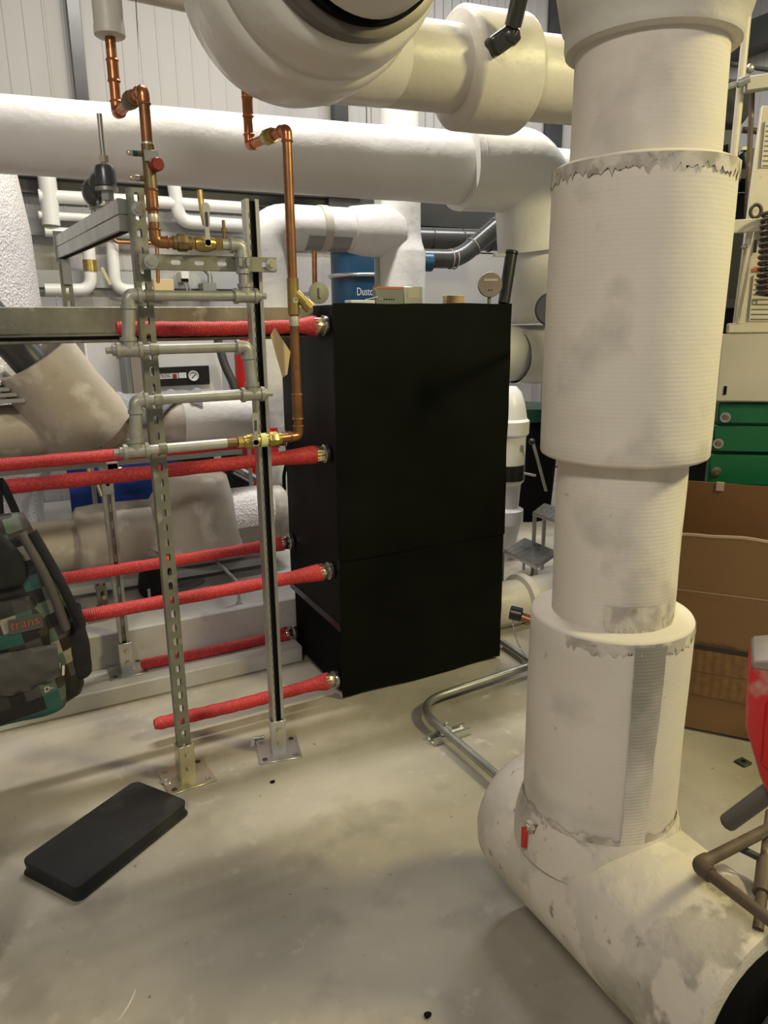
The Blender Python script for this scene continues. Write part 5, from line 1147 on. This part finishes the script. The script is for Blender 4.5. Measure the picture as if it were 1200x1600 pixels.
du = thing('grey_duct', 'fat dark grey duct running level behind the tee pipe', 'duct', (3.2, 5.3, 1.9))
da, db = at(640, 374, Y=5.3), at(793, 376, Y=5.3)
MB().cyl(da-X_*0.3, db, 0.085, n=28).build('tube', 'duct_grey', du); MB().lathe(db-X_*0.02, X_, [(0, 0.09), (0.06, 0.09), (0.06, 0.06)], 28).build('end_cap', 'duct_dark', du)
for k in range(3): c_ = da.lerp(db, 0.2+0.3*k); MB().tube([c_+V((0, 0.088*math.cos(a), 0.088*math.sin(a))) for a in [2*math.pi*j/24 for j in range(24)]], 0.005, 6, closed=True).build('clip_ring', 'duct_dark', du)
du2 = thing('grey_elbow_duct', 'dark grey duct bending up to the right behind the round disc', 'duct', (3.2, 4.8, 1.7))
P = [at(655, 404, Y=4.8), at(716, 405, Y=4.8), at(792, 340, Y=4.8), at(815, 345, Y=4.9)]
MB().tube(bend(P, [0.12, 0.06], 8), 0.066, 26).build('tube', 'duct_grey', du2, angle=60)
for f_ in (0.82,): pass
for (a_, b_, s_) in ((P[0], P[1], 0.78), (P[0], P[1], 0.9), (P[1], P[2], 0.3), (P[1], P[2], 0.78)):
    c_ = a_.lerp(b_, s_); x_, y_, z_ = frame(b_-a_); MB().tube([c_+(x_*math.cos(t2)+y_*math.sin(t2))*0.068 for t2 in [2*math.pi*j/24 for j in range(24)]], 0.005, 6, closed=True).build('clip_ring', 'disc_taupe', du2)
dsc = thing('round_disc', 'round taupe disc on a short stem on top of the cabinet', 'gauge', (1.9, 3.05, CZ))
c_ = at(765, 445, Y=2.70); nd = V((-0.45, -0.89, 0)).normalized()
MB().lathe(c_, nd, [(0, 0.050), (0.003, 0.052), (0.016, 0.052), (0.019, 0.050)], 36).build('disc', 'disc_taupe', dsc); MB().cyl((c_.x, c_.y, CZ+0.001), (c_.x, c_.y, c_.z-0.045), 0.008, n=12).build('stem', 'disc_taupe', dsc)
ex_n = V((-nd.y, nd.x, 0)); ex_n = ex_n if ex_n.x > 0 else -ex_n; MB().obox(c_+nd*0.0192-ex_n*0.028+Z_*0.014, ex_n*0.06, nd*0.001, (0, 0, 0.010)).build('label_strip', 'strap_tan', dsc)
for k in (-1, 1): MB().cyl(c_+nd*0.0192+ex_n*0.006*k-Z_*0.022, c_+nd*0.021+ex_n*0.006*k-Z_*0.022, 0.0025, n=8).build('screw', 'gap_black', dsc)
bt = thing('black_tube', 'leaning black plastic tube on the right rear corner of the cabinet', 'tube', (1.98, 3.0, CZ))
t0, t1 = at(787, 473, Y=2.685), at(799, 397, Y=2.70); t0 = V((t0.x, t0.y, CZ+0.002))
MB().cyl(t0, t1, 0.025, 0.026, n=20).build('tube', 'black_plastic', bt, bevel=0.004); MB().lathe(t1, (t1-t0), [(0, 0.028), (0.012, 0.028), (0.014, 0.024)], 20).build('cap', 'black_plastic', bt)
MB().obox(t1-X_*0.085-Z_*0.012, X_*0.06, Y_*0.02, (0, 0, 0.014)).build('clip', 'galv', bt)
def topbox(px0, py0, px1, Y, th, mat, nm, label, cat):
    a, b = at(px0, py0, Y=Y), at(px1, py0, Y=Y); t = thing(nm, label, cat, (a.x, Y, CZ)); MB().box((a.x, Y, CZ+0.001), (b.x, Y+th, a.z)).build('case', mat, t, bevel=0.002); return t, a, b
t, a_, b_ = topbox(587, 451, 631, 3.02, 0.035, 'steel_grey_box', 'control_module', 'grey control module with an orange top on the cabinet', 'module')
MB().box((a_.x+0.004, 3.018, a_.z-0.0005), (b_.x, 3.055, a_.z+0.009)).build('orange_lid', 'orange_strip', t)
for k in range(7): MB().cyl((a_.x+0.018+0.012*k, 3.019, a_.z-0.045), (a_.x+0.018+0.012*k, 3.016, a_.z-0.045), 0.0026, n=8).build('terminal', 'gap_black' if k > 1 else 'letter_white', t)
t, a_, b_ = topbox(631, 448, 660, 3.05, 0.08, 'galv', 'terminal_box', 'pale metal terminal box beside the control module', 'box'); MB().box((a_.x+0.02, 3.0485, a_.z-0.05), (b_.x-0.02, 3.0495, a_.z-0.01)).build('label_sheet', 'strap_tan', t)
t, a_, b_ = topbox(549, 469, 586, 2.95, 0.07, 'panel_white', 'white_instrument', 'low white instrument with small knobs on the cabinet', 'instrument')
for k in range(3): MB().cyl((a_.x+0.03+0.022*k, 2.9495, CZ+0.008), (a_.x+0.03+0.022*k, 2.946, CZ+0.008), 0.004, n=10).build('knob', 'duct_dark', t)
MB().obox((a_.x+0.07, 2.955, a_.z+0.001), (0.06, 0, 0.012), (0, 0.003, 0), (0, 0, 0.003)).build('antenna', 'panel_white', t)
t, a_, b_ = topbox(697, 461, 726, 2.98, 0.03, 'tag_tan', 'card_scrap', 'small brown cardboard piece standing on the cabinet', 'cardboard')
dgp = at(497, 458, Y=3.5); gd = thing('green_disc', 'pale green handwheel disc left of the cabinet top', 'handwheel', tuple(dgp))
MB().lathe(dgp, -Y_, [(0, 0.048), (0.004, 0.052), (0.014, 0.052), (0.018, 0.045)], 30).build('wheel', 'disc_green', gd); MB().obox(dgp+V((-0.008, -0.03, -0.025)), (0.016, 0, 0), (0, 0.012, 0), (0, 0, 0.05)).build('hub', 'disc_green', gd, bevel=0.003)
MB().cyl(dgp, dgp+Y_*0.4, 0.012, n=10).build('spindle', 'galv', gd)

# ================================================================== gap between the cabinet and the riser
gpz = at(822, 552, Y=3.33)
eb = thing('glossy_pipe_bend', 'glossy white plastic-covered pipe bend right of the cabinet', 'pipe', (2.7, 3.33, gpz.z-0.15))
MB().lathe((2.30, 3.36, gpz.z), X_, [(0, 0.10), (0.01, 0.145), (0.30, 0.152), (0.59, 0.150), (0.65, 0.135)], 44).build('jacket', 'white_wrap', eb, angle=50)
rough(MB().lathe((2.58, 3.33, gpz.z-0.012), X_, [(0, 0.15), (0.15, 0.158), (0.32, 0.155)], 40, False, False), 0.012, 14).build('plastic_film', 'pvc_wrap', eb, angle=60)
ph = thing('white_pump', 'white domed valve body with flanges behind the cabinet edge', 'pump', (3.05, 3.9, 0))
PX = at(792, 740, Y=3.9).x; zpy = lambda y: at(806, y, Y=3.8).z
prof = [(zpy(868), 0.05), (zpy(858), 0.07), (zpy(822), 0.105), (zpy(820), 0.118), (zpy(800), 0.118), (zpy(796), 0.085), (zpy(760), 0.095), (zpy(755), 0.115), (zpy(685), 0.118), (zpy(680), 0.135), (zpy(660), 0.137), (zpy(656), 0.120), (zpy(635), 0.105), (zpy(615), 0.078), (zpy(606), 0.045)]
MB().lathe((PX, 3.9, 0), Z_, prof, 40).build('body', 'paint_white', ph, angle=35)
MB().cyl((PX, 3.9, 0), (PX, 3.9, prof[0][0]+0.01), 0.05, n=20).build('pedestal', 'paint_white', ph)
za, zb2 = zpy(752), zpy(728); MB().lathe((PX, 3.9, za), Z_, [(0, 0.1195), (zb2-za, 0.1195)], 36).build('black_band', 'black_plastic', ph)
MB().cyl((PX+0.05, 3.79, (za+zb2)/2), (PX+0.13, 3.76, (za+zb2)/2-0.02), 0.008, n=10).build('clamp_screw', 'galv_bright', ph)
lv = thing('steel_lever', 'steel lever handle hanging right of the white valve body', 'lever', tuple(at(852, 768, Y=3.7)))
MB().ball(at(831, 690, Y=3.7), 0.022, 12, 8).build('pivot', 'black_plastic', lv); a_, b_ = at(832, 694, Y=3.7), at(852, 768, Y=3.7); MB().obox(a_, b_-a_, (0.022, 0, 0), (0, 0.010, 0)).build('arm', 'galv', lv, bevel=0.002)
stl = thing('step_stool', 'step stool with chequer-plate treads right of the cabinet', 'stool', (2.75, 3.2, 0))
def tread(pxs, z, mat='tread_plate'):
    P = [at(x, y, Z=z) for x, y in pxs]; o = MB().prism(P, (0, 0, -0.022)).build('tread', mat, stl, bevel=0.002); c = P[0]; m = MB()
    ea, eb_ = P[1]-P[0], P[3]-P[0]
    for i in range(7):
        for j in range(7):
            q = c+ea*((i+0.5)/7)+eb_*((j+0.5)/7); r = 0.35 if (i+j) % 2 else -0.35; m.obox(q-V((0.012, 0.004, 0)), (0.024, 0.024*r, 0), (-0.004*r, 0.008, 0), (0, 0, 0.0022))
    pt = m.build('tread_pattern', 'galv_bright', o); pt['kind'] = 'stuff'
    return P
Pl = tread([(786, 858), (838, 885), (872, 862), (820, 840)], 0.22); Pu = tread([(832, 800), (876, 815), (900, 800), (850, 786)], 0.44)
for p in Pl: MB().cyl((p.x, p.y, 0.001), (p.x, p.y, 0.199), 0.010, n=10).build('leg', 'galv', stl)
for p in Pu: q = p.lerp(sum(Pu, V())/4, 0.12); MB().cyl((q.x, q.y, 0.001), (q.x, q.y, 0.419), 0.013, n=10).build('leg', 'galv', stl)
lp_c = at(815, 938, Y=3.0)
lo2 = thing('low_pipe', 'low yellowish insulated pipe at the right foot of the cabinet', 'pipe', (2.4, 3.0, lp_c.z-0.13))
rough(MB().lathe((2.06, 3.0, lp_c.z), X_, [(0, 0.10), (0.02, 0.118), (0.30, 0.122), (0.34, 0.118), (0.9, 0.112)], 40), 0.008).build('jacket', 'pvc_wrap_cream', lo2, angle=60)
MB().lathe((2.40, 3.0, lp_c.z), X_, [(0, 0.12), (0.01, 0.148), (0.05, 0.150), (0.06, 0.12)], 40).build('collar', 'pvc_wrap_cream', lo2)
for x_ in (2.2, 2.75): MB().box((x_, 2.94, 0), (x_+0.05, 3.06, lp_c.z-0.09)).build('stand', 'galv_dull', lo2)
gb = thing('green_bin', 'dark green bin with a rolled rim behind the white valve body', 'bin', (3.9, 4.7, 0))
gx = at(842, 650, Y=4.6); MB().lathe((gx.x, 4.75, 0), Z_, [(0.0, 0.22), (0.5, 0.25), (gx.z-0.03, 0.27), (gx.z, 0.275)], 36).build('body', 'gap_black', gb); MB().lathe((gx.x, 4.75, gx.z-0.03), Z_, [(0, 0.275), (0.0, 0.292), (0.10, 0.295), (0.10, 0.27)], 36).build('rim', 'bin_green', gb)
hw = at(853, 484, Y=2.2); hwt = thing('dark_handwheel', 'dark round handwheel peeking from behind the left of the riser', 'handwheel', (hw.x, hw.y, hw.z))
MB().lathe((hw.x+0.03, hw.y, hw.z), V((-0.7, -0.7, 0.1)), [(0, 0.055), (0.006, 0.062), (0.02, 0.062), (0.026, 0.055)], 32).build('wheel', 'duct_dark', hwt); MB().cyl((hw.x+0.03, hw.y, hw.z), (hw.x+0.5, hw.y+0.45, hw.z-0.06), 0.012, n=10).build('spindle', 'galv_dull', hwt)
